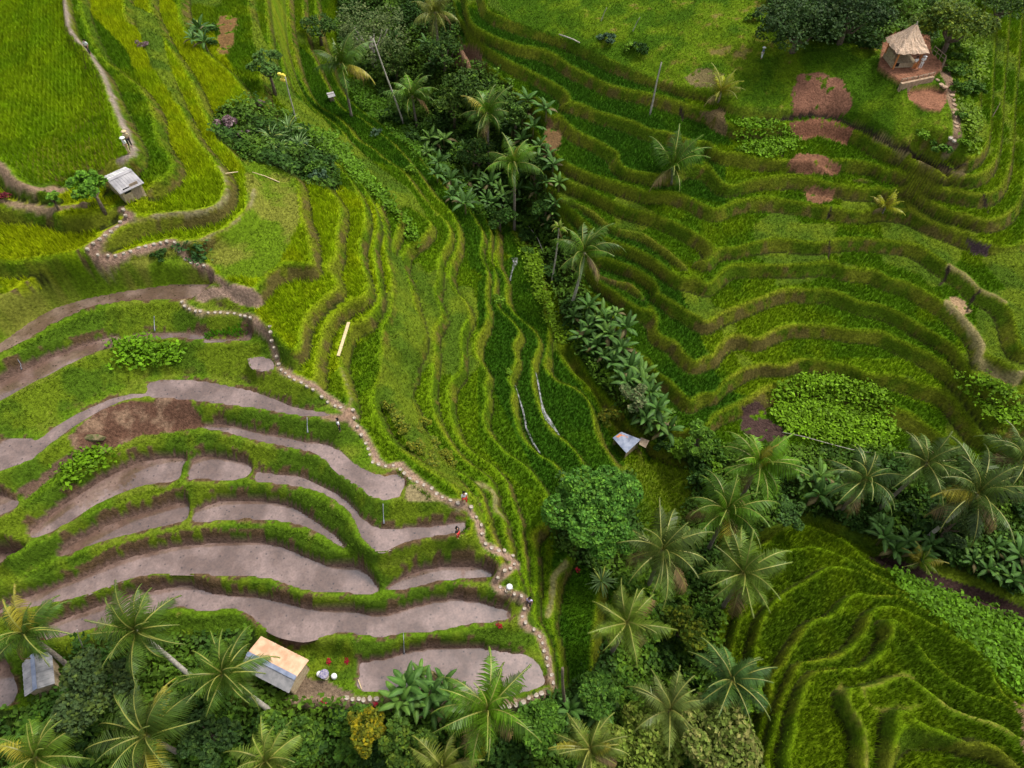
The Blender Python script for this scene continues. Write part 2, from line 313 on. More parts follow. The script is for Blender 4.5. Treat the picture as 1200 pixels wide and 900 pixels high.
for p in LIME: kind[inside(p, U, V)] = 2
for p in YEL: kind[inside(p, U, V)] = 1
for p in FIELDA: kind[inside(p, U, V)] = 4
kind[inside(P("840,690 870,630 940,600 1020,640 1060,680 1150,730 1200,780 1270,820 1270,970 820,970"), U, V)] = 5
RICE = [C(.072,.180,.004), C(.29,.41,.004), C(.135,.265,.006), C(.034,.115,.006), C(.135,.275,.003), C(.130,.235,.005)]
RICE2 = [C(.135,.250,.004), C(.22,.37,.004), C(.085,.20,.005), C(.055,.155,.006), C(.175,.31,.003), C(.072,.155,.005)]
tread = (t < .015)&(~sm)&(smf < .5)
lipk = np.exp(-(d_lip/.23)**2)*tread
bundcol = mix(np.broadcast_to(C(.12,.20,.008), H.shape+(3,)), C(.185,.245,.020), step(n1, .48, .68))
bundcol = np.where((pz|sz|kz)[..., None]|(U < 420)[..., None], mix(np.broadcast_to(C(.12,.235,.006), H.shape+(3,)), C(.17,.25,.012), step(n2, .4, .7)), bundcol)
grassy = step(fbm(GX, GY, 11, 77), .60, .66)*((kind == 0)|(kind == 2))      # paddies left fallow, grown with grass
ricezone = tread&(d_lip > .34)&(d_foot > .20)&(~pond)&(~pz | (kind > 0))&(grassy < .5)
ricezone &= ~(pz & (kind == 0))

fm = kind == 4
ricezone |= fm
for k in range(6):
    m = (kind == k)&tread
    rc = mix(np.broadcast_to(RICE[k], H.shape+(3,)), RICE2[k], step(n1*.6+n2*.4, .42, .60))
    col = np.where(m[..., None], rc*.8, col)
col = np.where(((grassy > .5)&tread)[..., None], base*1.05, col)
gut_shade = tread&(d_foot < .20)&(~fm)&(~pz)
col = np.where(gut_shade[..., None], C(.030,.042,.010), col)  # wet soil strip, painted darker for the shade in the gap under the bank
col = mix(col, bundcol, lipk*(~fm))
upper = t*(t > .02)*(1-smf)
col = mix(col, bundcol, np.clip((upper-.80)/.2, 0, 1)*(~fm))
# green banks of the flooded paddies: bare earth plus painted foot shade low on the face
bk = pz&(t > .02)&(~sm)
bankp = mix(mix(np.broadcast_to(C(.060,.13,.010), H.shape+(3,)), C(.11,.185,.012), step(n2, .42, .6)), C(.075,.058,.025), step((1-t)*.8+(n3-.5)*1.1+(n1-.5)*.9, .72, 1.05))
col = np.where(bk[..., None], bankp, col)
pg = pz&(~bk)&(~pond)
col = np.where((pg&(kind == 0))[..., None], mix(mix(np.broadcast_to(C(.085,.18,.010), H.shape+(3,)), C(.13,.20,.02), step(n2, .4, .65)), C(.16,.14,.05), step(n3, .62, .8)), col)
# wet earth round the water
near = pond.copy()
for _ in range(2):
    g = near.copy(); g[1:] |= near[:-1]; g[:-1] |= near[1:]; g[:,1:] |= near[:,:-1]; g[:,:-1] |= near[:,1:]; near = g
col = np.where((near&(~pond)&(n3+n1*.4 > .74))[..., None], C(.11,.07,.035), col)
col = np.where(pond[..., None], C(.16,.10,.075), col)
# open grass slopes
up = inside(P("540,-60 600,25 700,62 770,94 860,125 960,128 1040,160 1118,188 1138,180 1142,60 1146,-60"), U, V)
turf = mix(mix(np.broadcast_to(C(.045,.115,.005), H.shape+(3,)), C(.100,.190,.008), step(n2*.5+n1*.5, .42, .58)), C(.150,.120,.035), step(n3*.4+n2*.3+n1*.3, .56, .70))
col = np.where(up[..., None], turf, col)
lawn = inside(P("-60,352 62,336 110,318 205,292 240,325 262,345 190,340 110,354 0,405 -60,430"), U, V)|inside(P("285,180 345,205 352,260 330,305 305,325 262,325 240,300 290,250"), U, V)
col = np.where(lawn[..., None], mix(np.broadcast_to(C(.10,.195,.010), H.shape+(3,)), C(.16,.20,.035), step(n2, .45, .65)), col)
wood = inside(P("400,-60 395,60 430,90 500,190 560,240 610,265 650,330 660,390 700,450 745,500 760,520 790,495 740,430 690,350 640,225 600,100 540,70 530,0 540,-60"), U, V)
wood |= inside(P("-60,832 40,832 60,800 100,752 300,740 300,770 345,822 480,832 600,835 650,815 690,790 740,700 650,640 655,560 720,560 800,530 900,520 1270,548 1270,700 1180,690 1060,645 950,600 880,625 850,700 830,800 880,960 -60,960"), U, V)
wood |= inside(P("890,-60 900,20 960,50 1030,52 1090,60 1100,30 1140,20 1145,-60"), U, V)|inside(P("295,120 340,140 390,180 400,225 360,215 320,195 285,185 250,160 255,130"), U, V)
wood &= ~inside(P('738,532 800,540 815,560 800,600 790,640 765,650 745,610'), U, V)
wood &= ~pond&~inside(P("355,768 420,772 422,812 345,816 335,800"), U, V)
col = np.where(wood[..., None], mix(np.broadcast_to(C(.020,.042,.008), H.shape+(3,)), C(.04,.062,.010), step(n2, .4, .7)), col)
SOIL = [("935,88 955,85 975,90 990,95 1000,115 998,130 975,136 950,133 928,132 926,110", C(.20,.095,.06)), ("925,142 955,137 985,142 1000,150 992,170 975,165 960,160 940,165 925,152", C(.19,.085,.05)),
 ("928,180 945,178 970,185 987,195 980,206 950,206 925,200 921,192", C(.20,.095,.055)), ("940,222 960,219 980,222 978,234 960,238 945,232", C(.20,.10,.055)),
 ("1113,345 1130,352 1138,362 1125,372 1112,365", C(.33,.22,.12)), ("540,50 560,62 570,80 548,85 530,75 528,55", C(.17,.10,.06)), ("255,20 280,20 278,40 268,68 256,66", C(.16,.09,.035)), ("640,135 660,160 650,185 636,180", C(.15,.09,.04)),
 ("800,92 825,75 850,85 845,100 815,105", C(.15,.12,.05)), ("820,130 850,128 850,160 835,150", C(.14,.10,.045)), ("1130,282 1160,290 1155,305 1135,300", C(.07,.045,.05)),
 ("1190,825 1200,820 1260,820 1260,900 1200,890", C(.20,.13,.07)), ("870,480 890,470 905,490 925,512 905,520 880,515 868,500", C(.06,.035,.03))]
for s, c in SOIL:
    uu = U+(n3-.5)*12; vv = V+(n2-.5)*12
    m = inside(P(s), uu, vv)
    col = np.where((m&(n3 < .68))[..., None], c*(.8+.5*n3[..., None]), col); ricezone &= ~m
# slipped bank between two paddies
slip = inside(P("80,513 92,500 120,480 140,474 160,470 184,470 186,462 218,463 228,478 240,498 225,503 190,508 165,512 130,528 118,535 92,532"), U+(n3-.5)*6, V+(n2-.5)*6)
col = np.where(slip[..., None], mix(np.broadcast_to(C(.12,.062,.040), H.shape+(3,)), C(.22,.14,.09), step(n3, .5, .75)), col)
mudp = inside(P("20,575 45,560 80,530 92,532 60,560 30,585"), U, V); col = np.where(mudp[..., None], C(.13,.08,.055), col)
tan = inside(P("473,584 478,568 490,566 515,580 518,588 480,589"), U, V); col = np.where(tan[..., None], C(.25,.20,.10), col)
mud2 = inside(P("428,552 445,556 460,556 472,566 468,582 455,585 438,580"), U, V); col = np.where(mud2[..., None], C(.20,.12,.05), col)
# yard by the orange roof
yard = inside(P("352,786 365,796 385,798 400,806 420,812 345,818 340,800"), U+(n3-.5)*6, V+(n2-.5)*6); col = np.where(yard[..., None], C(.17,.12,.08), col)
# worn earth paths: run, half width in metres
PATHS = [
 ("985,803 992,826 1003,842 1012,856 1016,880 1014,910", .16, C(.17,.19,.04)), ("1007,806 1030,801 1060,791 1090,814 1120,833 1160,847 1187,861", .15, C(.17,.19,.04)), ("1012,808 1018,826 1035,833 1047,828 1063,830 1080,825", .12, C(.17,.19,.04)),
 ("75,0 80,30 90,45 105,62 118,82 128,105 137,130 146,150 154,168 155,180 148,184 140,190", .32, C(.25,.20,.16)),
 ("-30,180 0,195 15,214 45,222 75,224", .5, C(.25,.17,.11)),
 ("-20,233 0,235 35,243 60,246 100,240", .4, C(.24,.17,.10)),
 ("142,246 150,252 155,255 140,264 125,274 112,288 106,296 112,304 124,305 150,298 195,284 205,286 218,302 240,313 252,325 266,334", .36, C(.28,.18,.13)),
 ("235,347 262,342 285,346 300,352", .6, C(.28,.19,.14)),
 ("214,352 218,360 240,367 270,367 300,374", .35, C(.24,.18,.10)),
 ("300,378 312,390 320,408 328,430 342,441 358,447 380,462 400,478 408,487 413,497 425,508 437,527 442,540 455,547 470,545 485,560 500,570 512,580 530,590 545,592 552,602 560,612 564,628 568,638 583,646 600,655 604,662 590,672 578,685 592,693 605,699 618,705 614,716 613,730 622,737 632,745 640,765 645,785 649,805", .38, C(.30,.20,.14)),
 ("155,262 178,255 200,251 240,248 258,240 266,225 264,207 257,195", .22, C(.20,.17,.09)),
 ("205,285 225,285 250,276 272,265 292,243 298,222", .22, C(.20,.18,.08)),
 ("340,819 400,822 450,823 500,824 560,826 600,826 630,818 640,812", .45, C(.24,.17,.11)),
 ("404,480 412,470 407,452 400,432", .2, C(.18,.17,.08)),
 ("380,488 400,490 412,483", .5, C(.28,.18,.12)),
 ("1110,354 1125,370 1140,388 1150,405 1147,421 1163,438 1187,445 1197,440", .4, C(.24,.20,.085)), ("1112,312 1130,322 1148,340 1164,346 1178,354", .3, C(.22,.19,.07)),
 ("1000,146 1036,167 1060,180 1085,192 1100,200 1130,205", .22, C(.20,.15,.07)),
 ("1112,100 1112,115 1119,130 1122,150 1120,165 1113,172", .55, C(.24,.16,.10)), ("1105,80 1112,95 1114,105", .8, C(.22,.14,.09)),
 ("558,566 572,572 580,580 580,594 590,606", .3, C(.22,.20,.08)), ("663,660 650,675 648,690 646,706 642,720", .35, C(.20,.19,.07)),
]
path_m = np.zeros(H.shape, bool)
for s, w_, c in PATHS:
    p = smooth(P(s), 3)
    xs, ys = zip(*[find(a, b)[:2] for a, b in p])
    d = near_run(list(zip(xs, ys)), GX, GY, w_+.3)
    k = np.clip((w_+(n3-.5)*.35-d)/.18, 0, 1)
    col = mix(col, c*(.8+.4*n3[..., None]), k); path_m |= d < w_+.15
DITCH = [("870,139 892,144 924,140 950,136 972,138 996,146 1020,157 1036,166 1060,178 1088,190 1116,198 1132,192", .22), ("1112,312 1108,325 1101,335", .25), ("1148,341 1140,350 1133,365", .25), ("660,300 672,320 674,345 680,362", .3),
 ("974,243 970,258", .22), ("972,284 971,303", .22), ("797,128 800,142", .3), ("1152,230 1158,250", .25), ("913,172 916,182", .6)]
for s, w_ in DITCH:
    xs, ys = zip(*[find(a, b)[:2] for a, b in smooth(P(s), 3)])
    d = near_run(list(zip(xs, ys)), GX, GY, w_+.3)
    m = d < w_*.6; col = np.where(m[..., None], C(.035,.025,.018), col); Z = Z-.08*m; path_m |= m
stream = inside(P("1015,652 1040,668 1070,678 1100,700 1150,722 1200,740 1270,765 1270,735 1200,712 1150,690 1110,678 1070,660 1035,652"), U, V)
col = np.where(stream[..., None], C(.045,.026,.022), col)
col = np.where((m_up|m_lo)[..., None], C(.26,.12,.07)*(.8+.4*n3[..., None]), col)
ricezone |= inside(P('738,532 800,540 815,560 800,600 790,640 765,650 745,610 735,560'), U, V)
ricezone &= ~(path_m|m_up|m_lo|wood|stream|slip|yard|lawn|up)
WARM = np.array([1.10, .95, .75])
col = col*(.86+.28*n3[..., None])*np.where((col[..., 1] > col[..., 0])[..., None], WARM, 1.)

# ------------------------------------------------------------------ materials
def new_mat(name, rough=.8, spec=.2):
    m = bpy.data.materials.new(name); m.use_nodes = True
    nt = m.node_tree; b = nt.nodes['Principled BSDF']
    b.inputs['Roughness'].default_value = rough; b.inputs['Specular IOR Level'].default_value = spec
    return m, nt, b
def attr_mat(name, rough=.8, spec=.15, scale=3., amp=.35, bump=.0, bscale=6., trans=0.):
    m, nt, b = new_mat(name, rough, spec); N = nt.nodes; L = nt.links
    a = N.new('ShaderNodeAttribute'); a.attribute_name = 'Col'
    tc = N.new('ShaderNodeNewGeometry')
    no = N.new('ShaderNodeTexNoise'); no.inputs['Scale'].default_value = scale; no.inputs['Detail'].default_value = 4
    L.new(tc.outputs['Position'], no.inputs['Vector'])
    mr = N.new('ShaderNodeMapRange'); mr.inputs['From Min'].default_value = .3; mr.inputs['From Max'].default_value = .7
    mr.inputs['To Min'].default_value = 1-amp; mr.inputs['To Max'].default_value = 1+amp
    L.new(no.outputs['Fac'], mr.inputs['Value'])
    vm = N.new('ShaderNodeVectorMath'); vm.operation = 'SCALE'
    L.new(a.outputs['Color'], vm.inputs[0]); L.new(mr.outputs[0], vm.inputs['Scale']); L.new(vm.outputs[0], b.inputs['Base Color'])
    if bump:
        n2_ = N.new('ShaderNodeTexNoise'); n2_.inputs['Scale'].default_value = bscale; n2_.inputs['Detail'].default_value = 5; n2_.inputs['Roughness'].default_value = .7
        L.new(tc.outputs['Position'], n2_.inputs['Vector'])
        bp = N.new('ShaderNodeBump'); bp.inputs['Strength'].default_value = 1; bp.inputs['Distance'].default_value = bump
        L.new(n2_.outputs['Fac'], bp.inputs['Height']); L.new(bp.outputs[0], b.inputs['Normal'])
    if trans:
        tr = N.new('ShaderNodeBsdfTranslucent'); L.new(vm.outputs[0], tr.inputs['Color'])
        mx = N.new('ShaderNodeMixShader'); mx.inputs[0].default_value = trans
        L.new(b.outputs[0], mx.inputs[1]); L.new(tr.outputs[0], mx.inputs[2]); L.new(mx.outputs[0], N['Material Output'].inputs['Surface'])
    return m
M_GROUND = attr_mat('earth_and_turf', .95, .05, 4., .38, .22, 5.)
M_BLADE = attr_mat('blades', .7, .08, 1.2, .22, trans=.25)
M_LEAF = attr_mat('leaves', .6, .12, .9, .22, trans=.2)
M_FROND = attr_mat('palm_leaflets', .45, .32, 1.5, .2, trans=.15)
M_BROAD = attr_mat('broad_leaves', .55, .2, 1.5, .25, trans=.18)
def noise_mat(name, c1, c2, scale=3., rough=.8, spec=.2, bump=0., detail=5):
    m, nt, b = new_mat(name, rough, spec); N = nt.nodes; L = nt.links
    tc = N.new('ShaderNodeTexCoord'); no = N.new('ShaderNodeTexNoise'); no.inputs['Scale'].default_value = scale; no.inputs['Detail'].default_value = detail
    L.new(tc.outputs['Object'], no.inputs['Vector'])
    cr = N.new('ShaderNodeValToRGB'); cr.color_ramp.elements[0].position = .35; cr.color_ramp.elements[1].position = .65
    cr.color_ramp.elements[0].color = (*c1, 1); cr.color_ramp.elements[1].color = (*c2, 1)
    L.new(no.outputs['Fac'], cr.inputs[0]); L.new(cr.outputs[0], b.inputs['Base Color'])
    if bump:
        bp = N.new('ShaderNodeBump'); bp.inputs['Distance'].default_value = bump; L.new(no.outputs['Fac'], bp.inputs['Height']); L.new(bp.outputs[0], b.inputs['Normal'])
    return m

# ------------------------------------------------------------------ object helpers
def tag(o, label=None, cat=None, group=None, kind=None):
    if label: o['label'] = label
    if cat: o['category'] = cat
    if group: o['group'] = group
    if kind: o['kind'] = kind
    return o
def link(name, me, parent=None, loc=None, rz=None, sc_=None):
    o = bpy.data.objects.new(name, me); COL.objects.link(o)
    if parent is not None: o.parent = parent
    if loc is not None: o.location = loc
    if rz is not None: o.rotation_euler = (0, 0, rz)
    if sc_ is not None: o.scale = (sc_, sc_, sc_) if not hasattr(sc_, '__len__') else sc_
    return o
def empty(name, loc, rz=0., s=1.):
    o = bpy.data.objects.new(name, None); COL.objects.link(o)
    o.location = loc; o.rotation_euler = (0, 0, rz); o.scale = (s, s, s); o.empty_display_size = .3
    return o
def np_mesh(name, verts, faces, mat, cols=None, smooth_=False, mats=None, fmat=None):
    """faces: (n,k) array, k = 3 or 4"""
    me = bpy.data.meshes.new(name)
    verts = np.asarray(verts, np.float32); faces = np.asarray(faces, np.int32)
    n, k = faces.shape
    me.vertices.add(len(verts)); me.vertices.foreach_set('co', verts.ravel())
    me.loops.add(n*k); me.loops.foreach_set('vertex_index', faces.ravel())
    me.polygons.add(n); me.polygons.foreach_set('loop_start', np.arange(0, n*k, k, dtype=np.int32))
    if smooth_: me.polygons.foreach_set('use_smooth', np.ones(n, bool))
    if cols is not None:
        ca = me.color_attributes.new('Col', 'FLOAT_COLOR', 'POINT')
        c4 = np.ones((len(verts), 4), np.float32); c4[:, :3] = cols
        ca.data.foreach_set('color', c4.ravel())
    me.update(calc_edges=True); me.validate()
    for m in (mats or [mat]): me.materials.append(m)
    if fmat is not None: me.polygons.foreach_set('material_index', np.asarray(fmat, np.int32))
    return me

# ------------------------------------------------------------------ the ground
jj, ii = np.meshgrid(np.arange(NY-1), np.arange(NX-1), indexing='ij')
a = (jj*NX+ii).ravel()
F = np.stack([a, a+1, a+NX+1, a+NX], 1)
me = np_mesh('ground', np.stack([GX, GY, Z], -1).reshape(-1, 3), F, M_GROUND, np.clip(col.reshape(-1, 3), .004, 1), True)
tag(link('ground', me), kind='structure')
# land beyond, out to the horizon
def far_sheet():
    ring = []; 
    ex = [0, .5, 4, 25, 90, 400, 3000]
    per = [(x, Y0) for x in np.linspace(X0, X1, 40)[:-1]]+[(X1, y) for y in np.linspace(Y0, Y1, 34)[:-1]]+[(x, Y1) for x in np.linspace(X1, X0, 40)[:-1]]+[(X0, y) for y in np.linspace(Y1, Y0, 34)[:-1]]
    per = np.array(per); c = np.array([0, (Y0+Y1)/2])
    d = per-c; r = np.hypot(*d.T)[:, None]; un = d/r
    z0 = tz(per[:,0], per[:,1])
    vs = []
    for k, e in enumerate(ex):
        q = per+un*(e-1.5 if k == 0 else e)
        zz = z0-(1.2 if k == 0 else .4) if k < 2 else z0*math.exp(-e/300)+(fbm(q[:,0]+9000, q[:,1]+9000, 60, 3)-.5)*min(e, 60)*.4
        if k == 6: zz = np.full(len(q), -30.)
        vs.append(np.column_stack([q, zz]))
    n = len(per); fs = []
    for k in range(len(ex)-1):
        for i in range(n): fs.append((k*n+i, (k+1)*n+i, (k+1)*n+(i+1) % n, k*n+(i+1) % n))
    vs = np.vstack(vs); return vs, fs
vs, fs = far_sheet()
tag(link('terrain', np_mesh('terrain', vs, fs, M_GROUND, np.tile([.05,.10,.012], (len(vs), 1)), True)), kind='structure')

# water in the paddies
def water_mat():
    m, nt, b = new_mat('muddy_water', .10, .9); N = nt.nodes; L = nt.links
    g = N.new('ShaderNodeNewGeometry')
    n_ = N.new('ShaderNodeTexNoise'); n_.inputs['Scale'].default_value = .35; n_.inputs['Detail'].default_value = 5
    L.new(g.outputs['Position'], n_.inputs['Vector'])
    cr = N.new('ShaderNodeValToRGB'); e = cr.color_ramp.elements; e[0].position = .42; e[1].position = .60
    e[0].color = (.135,.083,.062,1); e[1].color = (.250,.170,.143,1)
    L.new(n_.outputs['Fac'], cr.inputs[0])
    v = N.new('ShaderNodeTexVoronoi'); v.inputs['Scale'].default_value = 1.9; v.inputs['Randomness'].default_value = .9
    L.new(g.outputs['Position'], v.inputs['Vector'])
    n3_ = N.new('ShaderNodeTexNoise'); n3_.inputs['Scale'].default_value = 1.7; n3_.inputs['Detail'].default_value = 6; n3_.inputs['Roughness'].default_value = .75
    L.new(g.outputs['Position'], n3_.inputs['Vector'])
    s = N.new('ShaderNodeMapRange'); s.inputs['From Min'].default_value = .42; s.inputs['From Max'].default_value = .62; L.new(n3_.outputs['Fac'], s.inputs['Value'])
    s2 = N.new('ShaderNodeMapRange'); s2.inputs['From Min'].default_value = .06; s2.inputs['From Max'].default_value = .22; s2.inputs['To Min'].default_value = .35; L.new(v.outputs['Distance'], s2.inputs['Value'])
    mul = N.new('ShaderNodeMath'); mul.operation = 'MULTIPLY'; L.new(s2.outputs[0], mul.inputs[0])
    s3 = N.new('ShaderNodeMapRange'); s3.inputs['To Min'].default_value = .78; s3.inputs['To Max'].default_value = 1.06; L.new(s.outputs[0], s3.inputs['Value']); L.new(s3.outputs[0], mul.inputs[1])
    nf = N.new('ShaderNodeTexNoise'); nf.inputs['Scale'].default_value = 5.5; nf.inputs['Detail'].default_value = 3; L.new(g.outputs['Position'], nf.inputs['Vector'])
    sf = N.new('ShaderNodeMapRange'); sf.inputs['From Min'].default_value = .36; sf.inputs['From Max'].default_value = .58; sf.inputs['To Min'].default_value = .84; sf.inputs['To Max'].default_value = 1.06; L.new(nf.outputs['Fac'], sf.inputs['Value'])
    m2 = N.new('ShaderNodeMath'); m2.operation = 'MULTIPLY'; L.new(mul.outputs[0], m2.inputs[0]); L.new(sf.outputs[0], m2.inputs[1])
    vm = N.new('ShaderNodeVectorMath'); vm.operation = 'SCALE'; L.new(cr.outputs[0], vm.inputs[0]); L.new(m2.outputs[0], vm.inputs['Scale']); L.new(vm.outputs[0], b.inputs['Base Color'])
    b.inputs['Coat Weight'].default_value = 1.; b.inputs['Coat Roughness'].default_value = .03; b.inputs['Coat IOR'].default_value = 1.6
    rr = N.new('ShaderNodeMapRange'); rr.inputs['To Min'].default_value = .22; rr.inputs['To Max'].default_value = .03; L.new(s.outputs[0], rr.inputs['Value']); L.new(rr.outputs[0], b.inputs['Roughness'])
    bp = N.new('ShaderNodeBump'); bp.inputs['Distance'].default_value = .006; bp.inputs['Strength'].default_value = .3; L.new(n3_.outputs['Fac'], bp.inputs['Height']); L.new(bp.outputs[0], b.inputs['Normal'])
    return m
M_WATER = water_mat()
def ngon(name, x, y, z, mat):
    me = bpy.data.meshes.new(name)
    me.from_pydata([(a, b, z) for a, b in zip(x, y)], [], [list(range(len(x)))])
    if me.polygons[0].normal.z < 0: me.flip_normals()
    me.materials.append(mat); return me
for lev, x, y in pond_world:
    cx, cy = x.mean(), y.mean(); d = np.hypot(x-cx, y-cy)+1e-6
    # lap a little under the banks
    x2, y2 = np.array(x), np.array(y)
    nx_ = np.roll(y, -1)-np.roll(y, 1); ny_ = -(np.roll(x, -1)-np.roll(x, 1)); nl = np.hypot(nx_, ny_)+1e-6
    area = .5*np.sum(x*np.roll(y, -1)-np.roll(x, -1)*y); sg = 1 if area > 0 else -1
    x2 = x+sg*nx_/nl*.16; y2 = y+sg*ny_/nl*.16
    tag(link('water', ngon('water', x2, y2, lev*S-WATER_DROP+rng.uniform(0, .01), M_WATER)), kind='structure')
print('ground', round(time.time()-T0, 1))

# ------------------------------------------------------------------ grown cover
def samp(A, x, y):
    i = np.clip(np.rint((x-X0)/HR).astype(int), 0, NX-1); j = np.clip(np.rint((y-Y0)/HR).astype(int), 0, NY-1)
    return A[j, i]
def scatter(mask, sp, keep=1.):
    xs = np.arange(X0+1, X1-1, sp); ys = np.arange(Y0+1, Y1-1, sp)
    x, y = np.meshgrid(xs, ys); x = (x+rng.uniform(-.5, .5, x.shape)*sp*.95).ravel(); y = (y+rng.uniform(-.5, .5, y.shape)*sp*.95).ravel()
    uu = samp(U, x, y); vv = samp(V, x, y)
    ok = samp(mask, x, y)&(uu > -70)&(uu < 1270)&(vv > -50)&(vv < 960)
    if keep < 1: ok &= rng.random(len(x)) < keep
    return x[ok], y[ok]
def tufts(name, x, y, cols, n, h, wd, spread, lean, mat, label, cat, jit=.25, rows=False):
    m = len(x)
    if not m: return
    z = tz(x, y)
    bx = np.repeat(x, n)+rng.uniform(-spread, spread, m*n); by = np.repeat(y, n)+rng.uniform(-spread, spread, m*n)
    bz = np.repeat(z, n)-.03
    hh = np.repeat(h if hasattr(h, '__len__') else np.full(m, h), n)*rng.uniform(.65, 1.15, m*n)
    an = rng.uniform(0, 2*np.pi, m*n); ln = rng.uniform(.1, 1, m*n)*lean*hh
    ox, oy = np.cos(an)*ln, np.sin(an)*ln
    pa = an+np.pi/2+rng.uniform(-.5, .5, m*n); wx, wy = np.cos(pa)*wd/2, np.sin(pa)*wd/2
    v = np.empty((m*n, 3, 3), np.float32)
    v[:, 0] = np.stack([bx-wx, by-wy, bz], 1); v[:, 1] = np.stack([bx+wx, by+wy, bz], 1); v[:, 2] = np.stack([bx+ox, by+oy, bz+hh], 1)
    c = np.repeat(cols*rng.uniform(.68, 1.32, (m, 1)), n, 0)*rng.uniform(1-jit, 1+jit, (m*n, 1))
    cc = np.repeat(c[:, None], 3, 1).reshape(-1, 3)
    f = np.arange(m*n*3).reshape(-1, 3)
    me = np_mesh(name, v.reshape(-1, 3), f, mat, np.clip(cc, 0, 1))
    return tag(link(name, me), label, cat, kind='stuff')
kmix = step(n1*.5+n2*.5, .40, .60)
RC = np.zeros(H.shape+(3,))
for k in range(6):
    RC = np.where((kind == k)[..., None], mix(np.broadcast_to(RICE[k], H.shape+(3,)), RICE2[k], kmix), RC)
RC = RC*(.85+.3*n3[..., None])*WARM*np.where(kz[..., None], 1+.35*np.exp(-(d_lip/.8)**2)[..., None], 1.)  # knoll rice painted lighter towards each lip, like a lit edge
for k, (nm, sp_, hh, lb) in enumerate([
  ('rice_plants', .27, .50, 'mid green rice growing on the terraces of the far right hill'),
  ('rice_plants', .25, .62, 'ripening yellow green rice on the upper left terraces'),
  ('rice_plants', .27, .50, 'lime green rice on the terraces beside the stone path'),
  ('rice_plants', .27, .50, 'deep green rice on the narrow terraces near the gully'),
  ('rice_plants', .27, .50, 'bright green rice in the one broad flat field'),
  ('rice_plants', .27, .72, 'thick mossy green rice on the small knoll across the stream')]):
    x, y = scatter(ricezone&(kind == k), sp_)
    if k == 4:          # planted in rows
        th = math.radians(22); rx = x*math.cos(th)+y*math.sin(th); q = np.round(rx/.42)*.42; dx = (q-rx)*.8
        x = x+dx*math.cos(th); y = y+dx*math.sin(th)
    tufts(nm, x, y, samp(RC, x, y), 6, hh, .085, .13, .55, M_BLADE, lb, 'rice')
# seedling bed
x, y = scatter(inside(P("240,389 275,383 292,382 293,388 278,394 241,396"), U, V), .16)
tufts('rice_seedlings', x, y, np.tile([.10,.30,.008], (len(x), 1)), 6, .35, .08, .08, .3, M_BLADE, 'small bed of vivid green seedlings at the end of a flooded paddy', 'seedlings')
near3 = near.copy()
for _ in range(1):
    g = near3.copy(); g[1:] |= near3[:-1]; g[:-1] |= near3[1:]; g[:,1:] |= near3[:,:-1]; g[:,:-1] |= near3[:,1:]; near3 = g
grassm = (~near3)&(~ricezone)&(~pond)&(~path_m)&(~m_up)&(~m_lo)&(~stream)&(~slip)&(~yard)&(~gut_shade)&(~tan)&(~mud2)&(col[..., 1] > col[..., 0]*1.05)
x, y = scatter(grassm&(~wood), .36)
tufts('grass', x, y, samp(col, x, y)*1.15, 5, rng.uniform(.14, .34, len(x)), .085, .2, .9, M_BLADE, 'short rough grass over the banks, bunds and open slopes', 'grass')
x, y = scatter(((t > .75)|((d_lip < .3)&tread))&grassm&(~wood), .24)
tufts('bund_grass', x, y, samp(col, x, y)*1.2, 4, rng.uniform(.12, .3, len(x)), .07, .12, .8, M_BLADE, 'low grass along the crests of the terrace bunds', 'grass')
def leafpile(name, x, y, cols, n, size, hgt, mat, label, cat, rad=.35, jit=.35, elong=1.6):
    m = len(x); z = tz(x, y); N_ = m*n
    if not m: return
    H_ = np.repeat(hgt if hasattr(hgt, '__len__') else np.full(m, hgt), n)
    px = np.repeat(x, n)+rng.normal(0, rad, N_); py = np.repeat(y, n)+rng.normal(0, rad, N_)
    pz_ = np.repeat(z, n)+H_*rng.beta(2.2, 1.2, N_)
    c = np.repeat(cols, n, 0)*rng.uniform(1-jit, 1+jit, (N_, 1))
    v, f, cc = leaf_quads(px, py, pz_, size*rng.uniform(.6, 1.3, N_), c, elong)
    return tag(link(name, np_mesh(name, v, f, mat, cc)), label, cat, kind='stuff')
def leaf_quads(px, py, pz_, s, c, elong=1.6, up=.9):
    N_ = len(px)
    nrm = rng.normal(0, 1, (N_, 3)); nrm[:, 2] = np.abs(nrm[:, 2])+up; nrm /= np.linalg.norm(nrm, axis=1)[:, None]
    tdir = rng.normal(0, 1, (N_, 3)); tdir -= nrm*np.sum(tdir*nrm, 1)[:, None]; tdir /= np.linalg.norm(tdir, axis=1)[:, None]
    b = np.cross(nrm, tdir); s = np.asarray(s)[:, None]
    o = np.stack([px, py, pz_], 1)
    v = np.stack([o-tdir*s*elong/2, o+b*s/2, o+tdir*s*elong/2-np.array([0, 0, .15])*s, o-b*s/2], 1)
    f = np.arange(N_*4).reshape(-1, 4)
    return v.reshape(-1, 3), f, np.clip(np.repeat(c[:, None], 4, 1).reshape(-1, 3), 0, 1)
hump = fbm(GX, GY, 2.4, 55)
wm = wood&(~m_up)&(~m_lo)
x, y = scatter(wm, .42)
cw = mix(np.broadcast_to(C(.032,.080,.010), (len(x), 3)), C(.085,.165,.012), step(samp(fbm(GX, GY, 3.5, 61), x, y), .35, .7))
leafpile('undergrowth', x, y, cw, 6, .30, .35+1.5*step(samp(hump, x, y), .35, .75), M_LEAF, 'dense leafy undergrowth filling the gully and valley floor', 'undergrowth')
